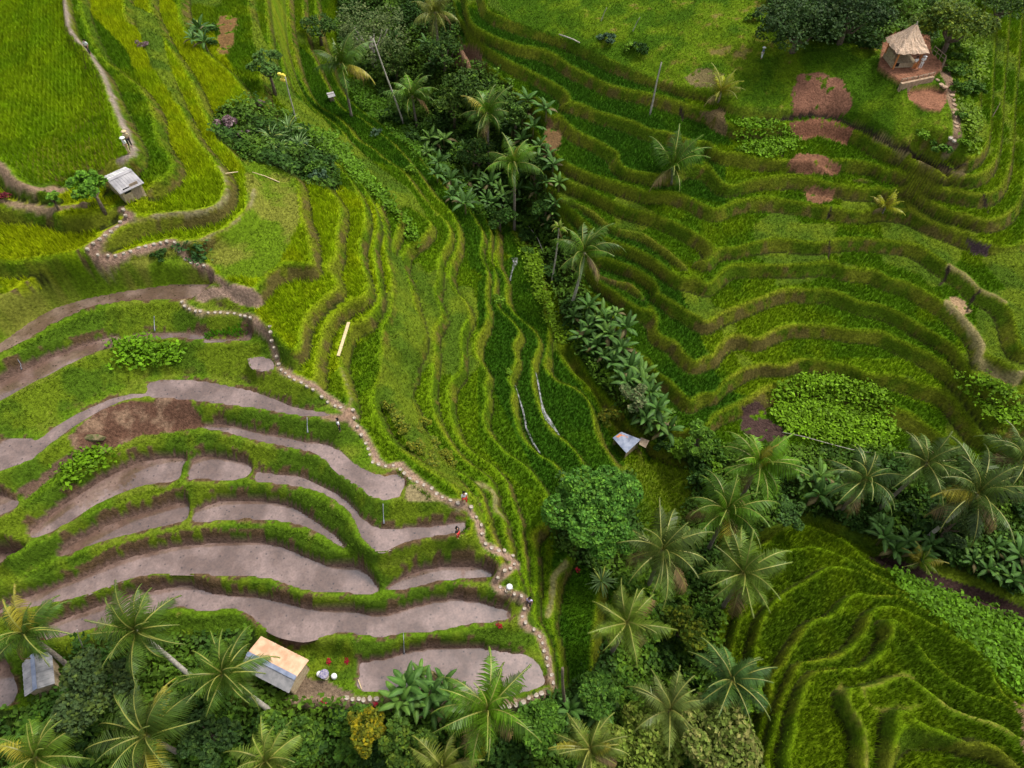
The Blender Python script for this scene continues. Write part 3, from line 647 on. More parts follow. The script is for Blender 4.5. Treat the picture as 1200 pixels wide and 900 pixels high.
PATCH = [("1115,40 1122,120 1130,175 1142,180 1150,120 1152,30 1135,0", C(.115,.21,.010), .55, 'rough green weeds over the slope right of the terrace steps'),
 ("400,100 425,95 470,140 520,190 570,240 580,262 560,255 520,215 470,165 430,130", C(.06,.15,.008), .6, 'dark green plants along the terraces beside the upper gully'), 
("905,458 935,440 985,445 1015,450 1040,470 1046,500 1040,520 1000,522 960,520 935,512 915,500 905,480", C(.13,.27,.010), .75, 'bright green broad leaved weeds covering the slope above the palms'),
 ("1035,662 1075,680 1120,700 1200,735 1270,765 1270,840 1200,815 1175,800 1150,765 1105,728 1070,705 1050,688", C(.085,.20,.010), .55, 'bright green creeping plants between the stream and the knoll'),
 ("130,405 165,400 205,405 215,412 200,430 165,433 140,428", C(.11,.25,.010), .6, 'bright weeds on the bank under the second paddy'),
 ("70,545 95,532 130,530 140,545 100,560 80,570", C(.11,.24,.008), .5, 'lime green weeds on the bank below the slipped earth'),
 ("862,142 900,142 930,150 935,172 910,182 872,180 860,165", C(.12,.26,.012), .4, 'bright round patch of weeds under the ditch'),
 ("1125,440 1180,455 1200,480 1190,500 1170,495 1130,465 1115,440", C(.12,.25,.010), .5, 'bright weeds on the slope below the yellow path'),
 ("600,275 632,300 640,340 650,380 690,395 690,410 650,395 630,350 612,300", C(.12,.23,.010), .5, 'yellow green weeds round the stone pit by the gully'),
 ("350,150 395,165 425,200 470,250 500,300 480,280 440,230 400,195 370,170", C(.095,.21,.012), .7, 'bushy green plants on the long ridge left of the gully'),
 ("205,283 240,290 245,310 225,305 210,300", C(.04,.11,.03), .5, 'dark green herbs on the lawn bank below the path')]
for s, c, hh, lb in PATCH:
    x, y = scatter(inside(P(s), U+(n3-.5)*14, V+(n2-.5)*14), .36)
    if s.startswith('1115,40'):
        kp = fbm(x, y, 3.2, 88) > .47; x, y = x[kp], y[kp]
    leafpile('ground_cover', x, y, np.tile(c, (len(x), 1))*rng.uniform(.75, 1.2, (len(x), 1))*(.72+.6*fbm(x, y, 2.5, 91)[:, None])*np.array([1.08, 1, .8]), 8, .27, hh, M_LEAF, lb, 'plants', jit=.3)
print('cover', round(time.time()-T0, 1))
import bmesh
_b = bmesh.new(); bmesh.ops.create_icosphere(_b, subdivisions=1, radius=1); _b.verts.ensure_lookup_table()
ICO_V = np.array([tuple(v.co) for v in _b.verts]); ICO_F = [tuple(v.index for v in f.verts) for f in _b.faces]; _b.free()
# ------------------------------------------------------------------ plants as things
def depth_at(x, y, z): return y*cp-(z-CAM_H)*sp
def ppm(x, y, z): return FPX/depth_at(x, y, z)
def tube(pts, rad, n=7):
    pts = np.array(pts, float); m = len(pts); v = []; f = []
    for i in range(m):
        d = pts[min(i+1, m-1)]-pts[max(i-1, 0)]; d /= np.linalg.norm(d)+1e-9
        a = np.cross(d, [0, 0, 1.]) if abs(d[2]) < .9 else np.cross(d, [1., 0, 0]); a /= np.linalg.norm(a); b = np.cross(d, a)
        for k in range(n):
            t = 2*math.pi*k/n; v.append(pts[i]+rad[i]*(a*math.cos(t)+b*math.sin(t)))
    for i in range(m-1):
        for k in range(n): f.append((i*n+k, i*n+(k+1) % n, (i+1)*n+(k+1) % n, (i+1)*n+k))
    e = len(v); v.append(pts[0]); v.append(pts[-1])
    for k in range(n): f.append((e, (k+1) % n, k, k)); f.append((e+1, (m-1)*n+k, (m-1)*n+(k+1) % n, (m-1)*n+(k+1) % n))
    return v, f
def build(name, parts, mats, parent=None, smooth_=False, cols=None, loc=None):
    """parts: list of (verts, faces, material index)"""
    V_, F_, MI = [], [], []
    for v, f, mi in parts:
        o = len(V_); V_ += [tuple(map(float, p)) for p in v]
        for q in f:
            q2 = []
            for i in q:
                if not q2 or (i+o != q2[-1] and i+o != q2[0]): q2.append(i+o)
            F_.append(q2); MI.append(mi)
    me = bpy.data.meshes.new(name); me.from_pydata(V_, [], F_)
    for m in mats: me.materials.append(m)
    me.polygons.foreach_set('material_index', MI)
    if smooth_: me.polygons.foreach_set('use_smooth', [True]*len(F_))
    if cols is not None:
        ca = me.color_attributes.new('Col', 'FLOAT_COLOR', 'POINT')
        c4 = np.ones((len(V_), 4), np.float32); c4[:, :3] = cols; ca.data.foreach_set('color', c4.ravel())
    me.update()
    return link(name, me, parent, loc)
def box(cx, cy, cz, sx, sy, sz, rz=0., bev=.0):
    c, s = math.cos(rz), math.sin(rz); v = []
    for dz in (-1, 1):
        for dx, dy in ((-1,-1), (1,-1), (1,1), (-1,1)):
            X, Y = dx*sx/2, dy*sy/2; v.append((cx+X*c-Y*s, cy+X*s+Y*c, cz+dz*sz/2))
    return v, [(3,2,1,0), (4,5,6,7), (0,1,5,4), (1,2,6,5), (2,3,7,6), (3,0,4,7)]
M_PALMTRUNK = noise_mat('palm_bark', (.13,.105,.085), (.27,.23,.19), 6, .9, .1, .03)
M_BARK = noise_mat('bark', (.09,.065,.045), (.19,.15,.11), 6, .9, .1, .03)
M_PALEBARK = noise_mat('pale_bark', (.30,.27,.22), (.48,.44,.38), 4, .9, .1, .02)
M_STEM = noise_mat('banana_stem', (.09,.10,.03), (.17,.14,.06), 5, .7, .2)
M_NUT = noise_mat('coconut_husk', (.14,.16,.03), (.24,.17,.04), 5, .6, .3)

def frond_geo(L, az, e0, droop, cb, seed, dead=False):
    r = np.random.default_rng(seed); ns = 13
    s = np.linspace(0, 1, ns); el = e0-droop*s**1.5
    ds = L/(ns-1)
    hx = np.concatenate([[0], np.cumsum(np.cos(el[:-1])*ds)]); hz = np.concatenate([[0], np.cumsum(np.sin(el[:-1])*ds)])
    sway = r.uniform(-.22, .22)*L*s**2
    ca, sa = math.cos(az), math.sin(az)
    ctr = np.stack([hx*ca-sway*sa, hx*sa+sway*ca, hz], 1)
    V_, F_, C_ = [], [], []
    rb = np.array([.24,.24,.05])*r.uniform(.8, 1.2)
    for i in range(ns):
        w_ = .055*(1-s[i])+.012
        V_ += [ctr[i]+np.array([-sa, ca, 0])*w_, ctr[i]-np.array([-sa, ca, 0])*w_]; C_ += [rb, rb]
    for i in range(ns-1): F_.append((2*i, 2*i+1, 2*i+3, 2*i+2))
    nl = 34
    twist = r.uniform(-.8, .8)
    for k in range(nl):
        t = .10+.90*(k+.5)/nl; i = min(int(t*(ns-1)), ns-2); fq = t*(ns-1)-i
        p = ctr[i]*(1-fq)+ctr[i+1]*fq; d = ctr[i+1]-ctr[i]; d /= np.linalg.norm(d)
        ll = L*.30*(math.sin(min(1, t*1.15+.12)*math.pi)**.55*.85+.15)*(.35 if t > .97 else 1)
        for sd in (-1, 1):
            side = np.array([-sa, ca, 0])*sd; side[2] = twist*sd*.6
            dd = side*.85+d*(.45+.5*t)+np.array([0, 0, -.42-.35*(1-t)+.14*r.normal()]); dd /= np.linalg.norm(dd)
            l_ = ll*r.uniform(.8, 1.08)
            mid = p+dd*l_*.55; tip = mid+(dd+np.array([0, 0, -.75]))/1.2*l_*.5
            wv = d*.045*L/4.5+.005
            o = len(V_); V_ += [p-wv, p+wv, mid+wv*.9, mid-wv*.9, tip]
            c = cb*r.uniform(.72, 1.25); tipc = c*.9+np.array([.05,.035,0])*r.uniform(0, 1)
            C_ += [c, c, c, c, tipc]
            F_ += [(o, o+1, o+2, o+3), (o+3, o+2, o+4, o+4)]
    return V_, F_, C_
def crown_geo(seed, L, nf, young=False, tone=(.060,.105,.022), yellow=0., dead=1):
    r = np.random.default_rng(seed); V_, F_, C_ = [], [], []
    for k in range(nf):
        a = k*2.39996+r.uniform(-.4, .4); q = k/(nf-1)            # q: 0 newest, 1 oldest
        e0 = math.radians(84-(60 if young else 82)*q**.9+r.uniform(-14, 14)); dr = math.radians(78+26*q+r.uniform(-24, 22))*(.75 if young else 1)
        c = np.array(tone)*np.array([.95, 1.1, .55])*r.uniform(.7, 1.6)+np.array([.035,.04,0])*(1-q)*.5
        if r.random() < yellow*.22: c = np.array([.33,.29,.03])*r.uniform(.7, 1.1)
        if q > .86 and k >= nf-dead: c = np.array([.20,.13,.055]); e0 -= .35
        v, f, cc = frond_geo(L*r.uniform(.8, 1.12)*(.72+.28*min(1, q*3)), a, e0, dr, c, seed*100+k)
        o = len(V_); V_ += v; F_ += [tuple(i+o for i in t_) for t_ in f]; C_ += cc
    return V_, F_, C_
# x, y of crown centre; radius; height; lean of foot (m); tone; yellow share; label
DG, GG, YG = (.050,.105,.010), (.066,.130,.010), (.100,.155,.012)
PALMS = [
 (400,76,44,8,0,0,DG,.10,'coconut palm with one long yellow dead frond hanging over the gully head',1),
 (483,112,40,5,.2,-.3,DG,.0,'coconut palm beside the pale forked tree trunk, drooping one folded frond',1),
 (510,14,34,7,0,0,(.12,.12,.03),.25,'yellowing coconut palm at the top edge above the gully',1),
 (571,132,38,9,0,0,DG,.05,'tall coconut palm in the gully with orange fruit stalks and a grey trunk',1),
 (603,190,34,11,0,0,GG,.05,'slim coconut palm with long bare trunk standing lowest in the gully palms',0),
 (655,268,14,9,-.5,0,YG,.1,'small headed palm with thin white trunk beside the larger gully palm',0),
 (685,296,42,9,-1.0,0,DG,.0,'coconut palm standing alone at the foot of the right hill terraces',0),
 (845,108,30,1.2,0,0,(.20,.19,.02),.5,'young yellow green palm on the grass beneath the bare dead trunk',0),
 (788,196,40,2.2,.3,0,DG,.1,'stemless palm with one brown fallen frond, on the right hill terraces',1),
 (1038,242,22,.9,0,0,(.28,.25,.02),.8,'small bright yellow palm seedling on the far right terraces',0),
 (890,543,56,8,0,0,GG,.15,'coconut palm with orange stalks below the patch of bright weeds',2),
 (852,600,60,9,0,0,DG,.05,'dense dark coconut palm between the round tree and the stream palms',1),
 (776,645,60,9,0,0,(.065,.09,.03),.05,'coconut palm touching the right side of the round green tree',1),
 (872,672,60,8,0,0,(.07,.10,.025),.05,'coconut palm leaning over the left end of the knoll terraces',1),
 (735,730,52,8,-.5,0,(.085,.115,.022),.1,'pale fronded coconut palm east of the dark narrow paddies, trunk showing',1),
 (1014,562,50,7,0,0,(.045,.085,.028),.1,'coconut palm with one bright yellow hanging frond, under the white pipe',1),
 (1086,543,50,9,-.8,0,(.06,.09,.03),.05,'coconut palm second from the right among the stream palms',1),
 (1145,580,62,9,-1,-.3,(.055,.085,.03),.12,'largest coconut palm above the stream, with a curved pale trunk',2),
 (1198,540,54,9,.5,0,(.06,.09,.03),.1,'coconut palm cut by the right edge above the stream',1),
 (858,797,50,7,0,0,(.035,.07,.03),.0,'dark shaded coconut palm between the knoll and the yellow green crown',0),
 (785,832,54,8,0,0,(.10,.12,.05),.05,'grey green coconut palm behind the pale flowering tree crown',1),
 (692,878,48,8,0,0,(.09,.11,.03),.15,'coconut palm at the bottom edge left of the pale flowering crown',1),
 (571,832,60,6,0,0,GG,.1,'coconut palm whose fronds reach over the lowest flooded paddy',1),
 (30,742,52,7,.3,-.6,(.055,.10,.022),.1,'coconut palm over the grey roofed shed',1),
 (160,738,60,8,1.6,-1.2,(.065,.11,.022),.15,'coconut palm with leaning pale trunk left of the orange roofed hut',0),
 (262,790,60,7,1.6,-.8,(.062,.11,.018),.2,'coconut palm crowding the left eave of the orange roofed hut',0),
 (172,862,66,7,0,0,(.06,.095,.028),.1,'coconut palm in the bottom thicket under the leaning trunk palm',1),
 (42,888,62,7,0,0,(.075,.12,.02),.15,'coconut palm in the bottom left corner below the shed',0),
 (312,892,46,6,0,0,(.10,.13,.03),.1,'coconut palm at the bottom edge below the orange roofed hut',0),
 (520,900,48,6,0,0,(.11,.12,.03),.2,'coconut palm at the bottom edge left of the paddy palm',1),
 (1078,658,24,1.5,0,0,YG,.3,'small fan of palm fronds at the stream bank below the other palms',0),
 (262,1000,66,7,0,0,GG,.1,'coconut palm standing below the lower frame edge',0),
]
for i, (u, v, r_, h, lx, ly, tone, yel, lab, dead) in enumerate(PALMS[:-1]):
    x, y, z = find(u, v, h)
    R_ = r_/ppm(x, y, z+h)*rnd.uniform(1.05, 1.22)
    t = empty('palm_tree', (x, y, z), 0); tag(t, lab, 'palm tree', 'coconut palms of the valley')
    young = h < 3
    k = np.linspace(0, 1, 12)
    pts = [(lx*(1-q)**1.6, ly*(1-q)**1.6, h*q-.35*(q == 0)) for q in k]
    tr = (.20 if not young else .12)*min(1, R_/4+.2)
    vv, ff = tube(pts, [tr*(1.5-.0*q) if q == 0 else tr*(1.05-.35*q) for q in k], 9)
    build('trunk', [(vv, ff, 0)], [M_PALMTRUNK if i not in (5, 6, 17, 24, 25) else M_PALEBARK], t, True)
    nf = 13 if young else rnd.choice((17, 19, 21))
    if r_ < 20: nf = 12
    V_, F_, C_ = crown_geo(200+i, R_, nf, young, tuple(np.array(tone)*rnd.uniform(.78, 1.2)), yel, dead+rnd.choice((0, 1, 2)))
    o = build('crown', [(V_, F_, 0)], [M_FROND], t, False, np.clip(np.array(C_), 0, 1)); o.location = (0, 0, h-.05); o.rotation_euler = (rnd.uniform(-.22, .22), rnd.uniform(-.22, .22), 0)
    if not young and r_ > 20:
        ps = []
        for q in range(7):
            a = q*.9; ps.append((np.array([math.cos(a)*.28, math.sin(a)*.28, -.28-.1*(q % 2)])+.14*np.array(ICO_V), ICO_F, 0)) if 'ICO_V' in globals() else None
        ps = [p for p in ps if p]
        if ps: build('coconuts', ps, [M_NUT], t, True).location = (0, 0, h)
print('palms', round(time.time()-T0, 1))

def crown_leaves(R_, Hc, n, tone, seed, size, lobes=9, flat=.75, jit=.35, tone2=None, elong=1.5):
    r = np.random.default_rng(seed)
    lc = []
    for k in range(lobes):
        a = k*2.4+r.uniform(-.8, .8); q = math.sqrt((k+r.uniform(0, 1))/lobes)*.78
        lc.append((math.cos(a)*R_*q, math.sin(a)*R_*q, Hc*(.55-.40*q*q+r.uniform(-.2, .2)), R_*r.uniform(.20, .40)*(1.15 if q < .4 else .95)))
    lc = np.array(lc); pick = r.integers(0, lobes, n)
    d = r.normal(0, 1, (n, 3)); d[:, 2] = np.abs(d[:, 2])*.9-.25; d /= np.linalg.norm(d, axis=1)[:, None]
    rad = lc[pick, 3]*(1-.45*r.random(n)**2)
    # twig clusters within each lobe
    cl = fbm(pick*7+d[:, 0]*2.5+50, d[:, 1]*2.5+d[:, 2]*2+50, .8, seed)
    keep = cl > .41
    p = lc[pick, :3]+d*rad[:, None]*np.array([1, 1, flat])
    p = p[keep]; m = len(p); cl = cl[keep]
    c = np.tile(tone, (m, 1)).astype(float)
    if tone2 is not None: c = c*(1-step(cl, .5, .7))[:, None]+np.array(tone2)*step(cl, .5, .7)[:, None]
    c *= r.uniform(1-jit, 1+jit, (m, 1))
    global rng
    sv = rng; rng = r; v, f, cc = leaf_quads(p[:, 0], p[:, 1], p[:, 2], size*r.uniform(.6, 1.25, m), c, elong, .7); rng = sv
    return v, f, cc, lc
# crown centre, radius px, height of crown base, crown depth, leaves, leaf size, tones, bark, label
TREES = [
 (701,600,62,4.5,6.5,15000,.21,(.062,.165,.018),(.12,.26,.024),M_BARK,'round_tree','large round fresh green tree standing just below the small blue roofed shack'),
 (432,34,54,5,4.5,3600,.26,(.085,.125,.035),(.15,.19,.06),M_PALEBARK,'open_tree','airy grey green tree with pale limbs at the head of the gully'),
 (940,26,54,1.6,5.0,7000,.26,(.030,.065,.014),(.055,.10,.018),M_BARK,'dark_tree','dark green tree on the grass hilltop left of the thatched shelter'),
 (998,12,50,2,5.0,6500,.26,(.026,.058,.014),(.05,.085,.018),M_BARK,'dark_tree','darkest tree behind the thatched shelter at the top edge'),
 (1122,26,46,1.6,5,5600,.26,(.075,.125,.015),(.17,.22,.015),M_BARK,'leafy_tree','yellow green tree directly right of the thatched shelter'),
 (1180,2,34,1.5,3.5,2600,.26,(.05,.10,.015),(.09,.15,.02),M_BARK,'leafy_tree','green tree cut by the top right corner'),
 (104,216,24,1.8,2.4,1500,.24,(.09,.21,.018),(.14,.29,.02),M_BARK,'leafy_tree','bright green leafy tree left of the tin roofed field hut'),
 (59,231,10,.8,1.3,420,.2,(.10,.23,.018),(.15,.28,.02),M_BARK,'small_tree','small bright green tree beside the dirt path below the broad field'),
 (112,806,54,2.5,4.0,6500,.22,(.050,.085,.026),(.085,.125,.022),M_BARK,'leafy_tree','grey green bushy tree right of the grey roofed shed'),
 (845,884,72,4,5.5,10000,.24,(.13,.18,.028),(.26,.25,.07),M_BARK,'flowering_tree','pale flowering tree crown at the bottom edge with cream blossoms'),
 (750,888,60,4,5,8500,.23,(.135,.20,.022),(.21,.25,.04),M_BARK,'leafy_tree','light green tree at the bottom edge touching the pale flowering crown'),
 (800,735,34,2.5,3,3000,.24,(.08,.14,.012),(.20,.23,.015),M_BARK,'leafy_tree','yellow green tree between the pale frond palm and the knoll'),
 (312,74,26,3,2.6,1800,.24,(.06,.13,.022),(.10,.18,.03),M_BARK,'leafy_tree','green tree beside the pole with the yellow cloth'),
 (548,98,30,2.5,3.2,2800,.26,(.040,.085,.012),(.075,.13,.014),M_BARK,'dark_tree','dark green tree at the right edge of the upper gully wood, over pink earth'),
 (604,128,24,2.5,3,2000,.26,(.045,.10,.012),(.08,.15,.014),M_BARK,'leafy_tree','green tree right of the palm with the orange fruit stalks'),
 (560,178,26,2.5,3,2200,.26,(.035,.085,.012),(.07,.12,.014),M_BARK,'dark_tree','dark tree under the two tall gully palms'),
 (628,190,26,2.5,3,2200,.26,(.038,.09,.014),(.07,.13,.016),M_BARK,'dark_tree','dark tree right of the slim palm in the gully'),
 (585,252,22,1.5,2.4,1700,.26,(.04,.10,.014),(.07,.14,.016),M_BARK,'leafy_tree','low tree left of the slim palm trunk foot'),
 (462,70,30,2.5,3.2,2800,.26,(.05,.10,.016),(.09,.14,.02),M_BARK,'leafy_tree','green tree behind the pale leaning trunk'),
 (520,58,28,2.5,3,2400,.26,(.040,.09,.014),(.075,.13,.016),M_BARK,'dark_tree','dark tree below the yellowing palm at the top edge'),
 (372,30,26,2,3,2200,.26,(.045,.10,.016),(.08,.14,.02),M_BARK,'leafy_tree','green tree left of the airy grey green tree'),
 (640,238,20,1.5,2.4,1500,.26,(.04,.10,.014),(.07,.14,.016),M_BARK,'leafy_tree','low tree above the slender white palm trunk'),
 (428,856,28,2.0,2.5,2300,.20,(.11,.13,.010),(.30,.24,.008),M_BARK,'flowering_tree','small tree full of mustard yellow blossom in the bottom thicket'),
 (560,868,20,1.6,2.2,1200,.22,(.10,.14,.012),(.2,.2,.01),M_BARK,'leafy_tree','olive green tree under the palm by the lowest paddy'),
 (335,862,40,3,3.0,4200,.22,(.045,.10,.012),(.10,.18,.014),M_BARK,'leafy_tree','deep green tree in the thicket under the orange roofed hut'),
 (480,872,38,3,3.0,4000,.22,(.05,.10,.012),(.11,.16,.014),M_BARK,'leafy_tree','green tree right of the mustard blossom in the bottom thicket'),
 (635,850,30,2.5,2.6,2600,.24,(.06,.14,.014),(.10,.21,.018),M_BARK,'leafy_tree','fresh green tree at the foot of the stone path'),
 (245,862,38,2.5,2.6,3200,.22,(.035,.075,.018),(.06,.11,.02),M_BARK,'dark_tree','dark tree between the two lowest left palms'),
 (455,155,0,0,0,0,0,(0,0,0),(0,0,0),None,'',''),
 (531,118,26,3,3,2200,.24,(.055,.11,.014),(.10,.16,.016),M_BARK,'leafy_tree','mid green tree between the two tall gully palms'),
 (1120,612,30,2.5,3,2600,.22,(.040,.075,.022),(.07,.11,.03),M_BARK,'dark_tree','grey green tree beneath the largest stream palm'),
 (790,545,0,0,0,0,0,(0,0,0),(0,0,0),None,'',''),
 (745,462,20,2,2.2,1300,.26,(.10,.16,.05),(.24,.24,.11),M_BARK,'small_tree','pale cream tipped tree uphill of the blue roofed shack'),
 (820,512,24,2,2.4,1700,.26,(.08,.17,.016),(.13,.25,.02),M_BARK,'leafy_tree','light green tree on the slope left of the first stream palm'),
 (700,812,28,2.5,2.6,2300,.24,(.05,.12,.014),(.09,.18,.018),M_BARK,'leafy_tree','round leaved green tree under the pale frond palm'),
 (930,600,22,2,2.2,1300,.24,(.045,.10,.02),(.07,.14,.02),M_BARK,'leafy_tree','green tree over the top terrace of the knoll'),
]
for i, (u, v, r_, h, hc, n, ls, t1, t2, bark, nm, lab) in enumerate(TREES):
    if not n: continue
    x, y, z = find(u, v, h+hc*.45); R_ = r_/ppm(x, y, z+h+hc/2)
    t = empty(nm, (x, y, z)); tag(t, lab, 'tree')
    vv, ff, cc, lc = crown_leaves(R_, hc, n, t1, 500+i, ls*1.1, 15 if r_ > 40 else 11 if r_ > 25 else 8, tone2=t2)
    vv[:, 2] += h
    me_ = np_mesh('crown', vv, ff, M_LEAF, cc); link('crown', me_, t)
    parts = []
    tr = .05*R_+.06
    vq, fq = tube([(0, 0, -.4), (.05, 0, h*.5), (0, .1, h+hc*.15)], [tr*1.4, tr, tr*.8], 8); parts.append((vq, fq, 0))
    for q in lc[:7]:
        e = np.array([q[0]*.9, q[1]*.9, h+q[2]*.9]); s_ = np.array([0, 0, h*.8]); m_ = (e+s_)/2+np.array([0, 0, -.15*R_])
        vq, fq = tube([s_, m_, e], [tr*.6, tr*.4, tr*.15], 6); parts.append((vq, fq, 0))
    build('trunk', parts, [bark], t, True)

# bushes: a few grown once, then set out again and again
def bush_mesh(seed, tone, tone2, n=420, size=.22, R_=1., hgt=.9):
    v, f, c, lc = crown_leaves(R_, hgt, n, tone, seed, size, 7, tone2=tone2)
    v[:, 2] += .12
    return np_mesh('bush', v, f, M_LEAF, c)
BUSH = {'dark': [bush_mesh(s, (.028,.070,.012), (.055,.12,.014)) for s in (1, 2, 3)],
 'mid': [bush_mesh(s, (.050,.12,.012), (.10,.19,.014)) for s in (4, 5, 6)],
 'yellow': [bush_mesh(s, (.12,.17,.016), (.27,.26,.02), size=.17, n=560) for s in (7, 8)],
 'lime': [bush_mesh(s, (.11,.22,.012), (.16,.29,.016)) for s in (9, 10)],
 'purple': [bush_mesh(s, (.15,.09,.10), (.30,.22,.22), size=.16, n=500) for s in (11,)],
 'grey': [bush_mesh(s, (.05,.10,.05), (.09,.15,.07)) for s in (12, 13)],
 'red': [bush_mesh(s, (.42,.015,.04), (.55,.03,.07), size=.16, n=300) for s in (14,)],
 'maroon': [bush_mesh(s, (.14,.02,.03), (.25,.03,.05), size=.2, n=300) for s in (15,)]}
def bush(kind_, u, v, r_px, lab, group=None, name='shrub', cat='shrub', hs_=1.):
    x, y, z = find(u, v, .3); R_ = r_px/ppm(x, y, z)
    o = link(name, rnd.choice(BUSH[kind_]), None, (x, y, z-.08), rnd.uniform(0, 6.28), (R_*rnd.uniform(.9, 1.1), R_*rnd.uniform(.9, 1.1), R_*hs_*rnd.uniform(.8, 1.2)))
    return tag(o, lab, cat, group)
def thicket(kinds, outline, n, r0, r1, lab, group):
    p = np.array(P(outline)); done = 0; tries = 0
    while done < n and tries < 4000:
        tries += 1
        u = rnd.uniform(p[:, 0].min(), p[:, 0].max()); v = rnd.uniform(p[:, 1].min(), p[:, 1].max())
        if inside(p, np.array([u]), np.array([v]))[0]:
            bush(rnd.choice(kinds), u, v, rnd.uniform(r0, r1), lab, group); done += 1
thicket(['dark', 'mid', 'mid'], "405,60 520,90 600,130 645,250 665,345 640,330 600,265 520,200 450,150", 46, 9, 17, 'leafy green bush crowding the upper gully under its palms', 'bushes in the upper gully')
thicket(['dark', 'dark', 'mid'], "0,840 60,830 240,800 330,830 600,838 660,840 690,895 0,895", 40, 14, 26, 'leafy bush in the bottom thicket below the last stone path', 'bushes of the bottom thicket')
thicket(['dark', 'mid', 'mid', 'lime'], "700,670 800,700 870,740 900,820 860,860 700,850 690,800 740,740", 30, 13, 24, 'leafy bush among the palms left of the knoll', 'bushes left of the knoll')
thicket(['dark', 'mid', 'dark'], "800,540 900,570 1000,560 1200,570 1200,690 1080,650 960,600 860,620 800,610", 40, 10, 19, 'leafy bush among the palms along the stream', 'bushes along the stream')
thicket(['mid', 'lime', 'dark'], "760,505 800,505 860,510 900,530 840,545 780,540", 14, 8, 14, 'leafy bush on the slope right of the blue roofed shack', 'bushes by the shack')
thicket(['dark', 'dark', 'mid'], "905,10 1030,30 1040,50 1020,58 960,52 900,30", 14, 9, 15, 'dark bush under the hilltop trees left of the thatched shelter', 'bushes under the hilltop trees')
thicket(['mid', 'mid', 'lime'], "1112,50 1145,60 1150,150 1140,178 1130,180 1118,120", 14, 8, 14, 'rough green bush on the slope right of the terrace steps', 'bushes right of the steps')
thicket(['dark', 'mid', 'grey'], "325,170 350,160 385,190 395,215 365,210 330,195", 16, 8, 13, 'dark green bush below the clump of long strap leaves', 'bushes below the strap leaves')
thicket(['yellow'], "440,470 470,470 500,500 540,550 520,560 490,530 455,500", 18, 7, 12, 'yellow flecked shrub growing between the stone path and the grassy lip', 'yellow shrubs by the stone path')
thicket(['mid', 'dark'], "230,22 250,20 250,60 232,55", 5, 6, 9, 'green bush around the little palm like plant, top left', 'bushes round the top left plant')
thicket(['mid', 'lime'], "660,390 700,360 740,400 770,480 740,470 700,430", 18, 8, 12, 'green bush between the banana plants of the lower gully', 'bushes of the lower gully')
for (u, v, r_, k, lab) in [(265,147,15,'purple','dry mauve shrub, the widest of those on the upper left terraces'), (285,156,8,'purple','small mauve shrub right beside the widest mauve one'), (165,52,9,'purple','dry mauve shrub high on the second bank right of the field'), (303,122,9,'purple','mauve grey shrub just under the green tree by the yellow cloth pole'),
 (288,177,16,'mid','round green bush under the mauve shrubs'), (187,300,12,'dark','dark green bush on the lawn bank under the stone path'), (710,48,12,'grey','blue green bush on the hilltop grass near the short stakes'), (752,60,12,'dark','dark bush above the bare dead trunk'), (738,55,8,'lime','small yellow green bush left of the dark hilltop bush'),
 (883,22,9,'lime','pale green bush on the hilltop grass near the curved row of bricks'), (1070,120,0,'',''), (1046,37,7,'lime','bright lime plant leaning on the thatched roof'), (1098,178,16,'mid','round bush at the lower end of the terrace lawn'), (1080,160,10,'lime','low lime bush on the lawn slope under the clay terrace'),
 (715,488,17,'yellow','yellow green leafy bush touching the left of the blue roofed shack'), (525,201,11,'lime','single round lime bush at the gully edge'), (482,200,8,'lime','round pale bush on the terrace beside the gully'), (440,156,8,'grey','pale green bush on the ridge of bushy plants'), (583,352,9,'lime','pale leafed sapling on the narrow terrace right of the path spur'),
 (596,434,5,'lime','tiny bright green plant at a terrace edge above the water channel'), (4,231,10,'maroon','dark red leaved shrub at the left edge by the dirt path'),
 (55,741,4.5,'red','crimson flowering bush beside the lowest left paddy'), (48,748,4,'maroon','dark red bush touching the crimson bush by the lowest left paddy'), (385,774,4.5,'red','crimson bush at the bank foot nearest the orange roof'), (406,773,4.2,'red','crimson bush at the bank foot beside the lowest paddy'),
 (379,822,4.5,'red','crimson bush under the path, left end of the pale paving'), (440,824,4,'red','crimson bush under the path beside the middle of the pale paving'), (585,732,4.5,'red','crimson bush on the bund at the far end of the second lowest paddy'), (677,668,4.5,'red','crimson bush in the dark paddy under the round tree'),
 (905,130,0,'',''), (958,95,0,'',''), (655,885,0,'','')]:
    if r_: bush(k, u, v, r_, lab)

# bananas
def banana_leaf(L, W, az, e0, droop, tone, r):
    ns = 9; s = np.linspace(0, 1, ns); el = e0-droop*s**1.2
    hx = np.concatenate([[0], np.cumsum(np.cos(el[:-1])*L/(ns-1))]); hz = np.concatenate([[0], np.cumsum(np.sin(el[:-1])*L/(ns-1))])
    ca, sa = math.cos(az), math.sin(az); V_, C_, F_ = [], [], []
    for i in range(ns):
        w_ = W*(max(0, math.sin(min(1, max(0, (s[i]-.14)/.86))**.7*math.pi))**.6)+.02
        c = np.array([hx[i]*ca, hx[i]*sa, hz[i]]); sd = np.array([-sa, ca, 0]); rag = r.uniform(.82, 1.1)
        V_ += [c+sd*w_/2*rag-np.array([0, 0, w_*.16]), c, c-sd*w_/2*r.uniform(.82, 1.1)-np.array([0, 0, w_*.16])]
        tc = tone*r.uniform(.85, 1.1); C_ += [tc, tone*1.5+np.array([.03, .04, .01]), tc]
    for i in range(ns-1):
        F_ += [(3*i, 3*i+1, 3*i+4, 3*i+3), (3*i+1, 3*i+2, 3*i+5, 3*i+4)]
    return V_, F_, C_
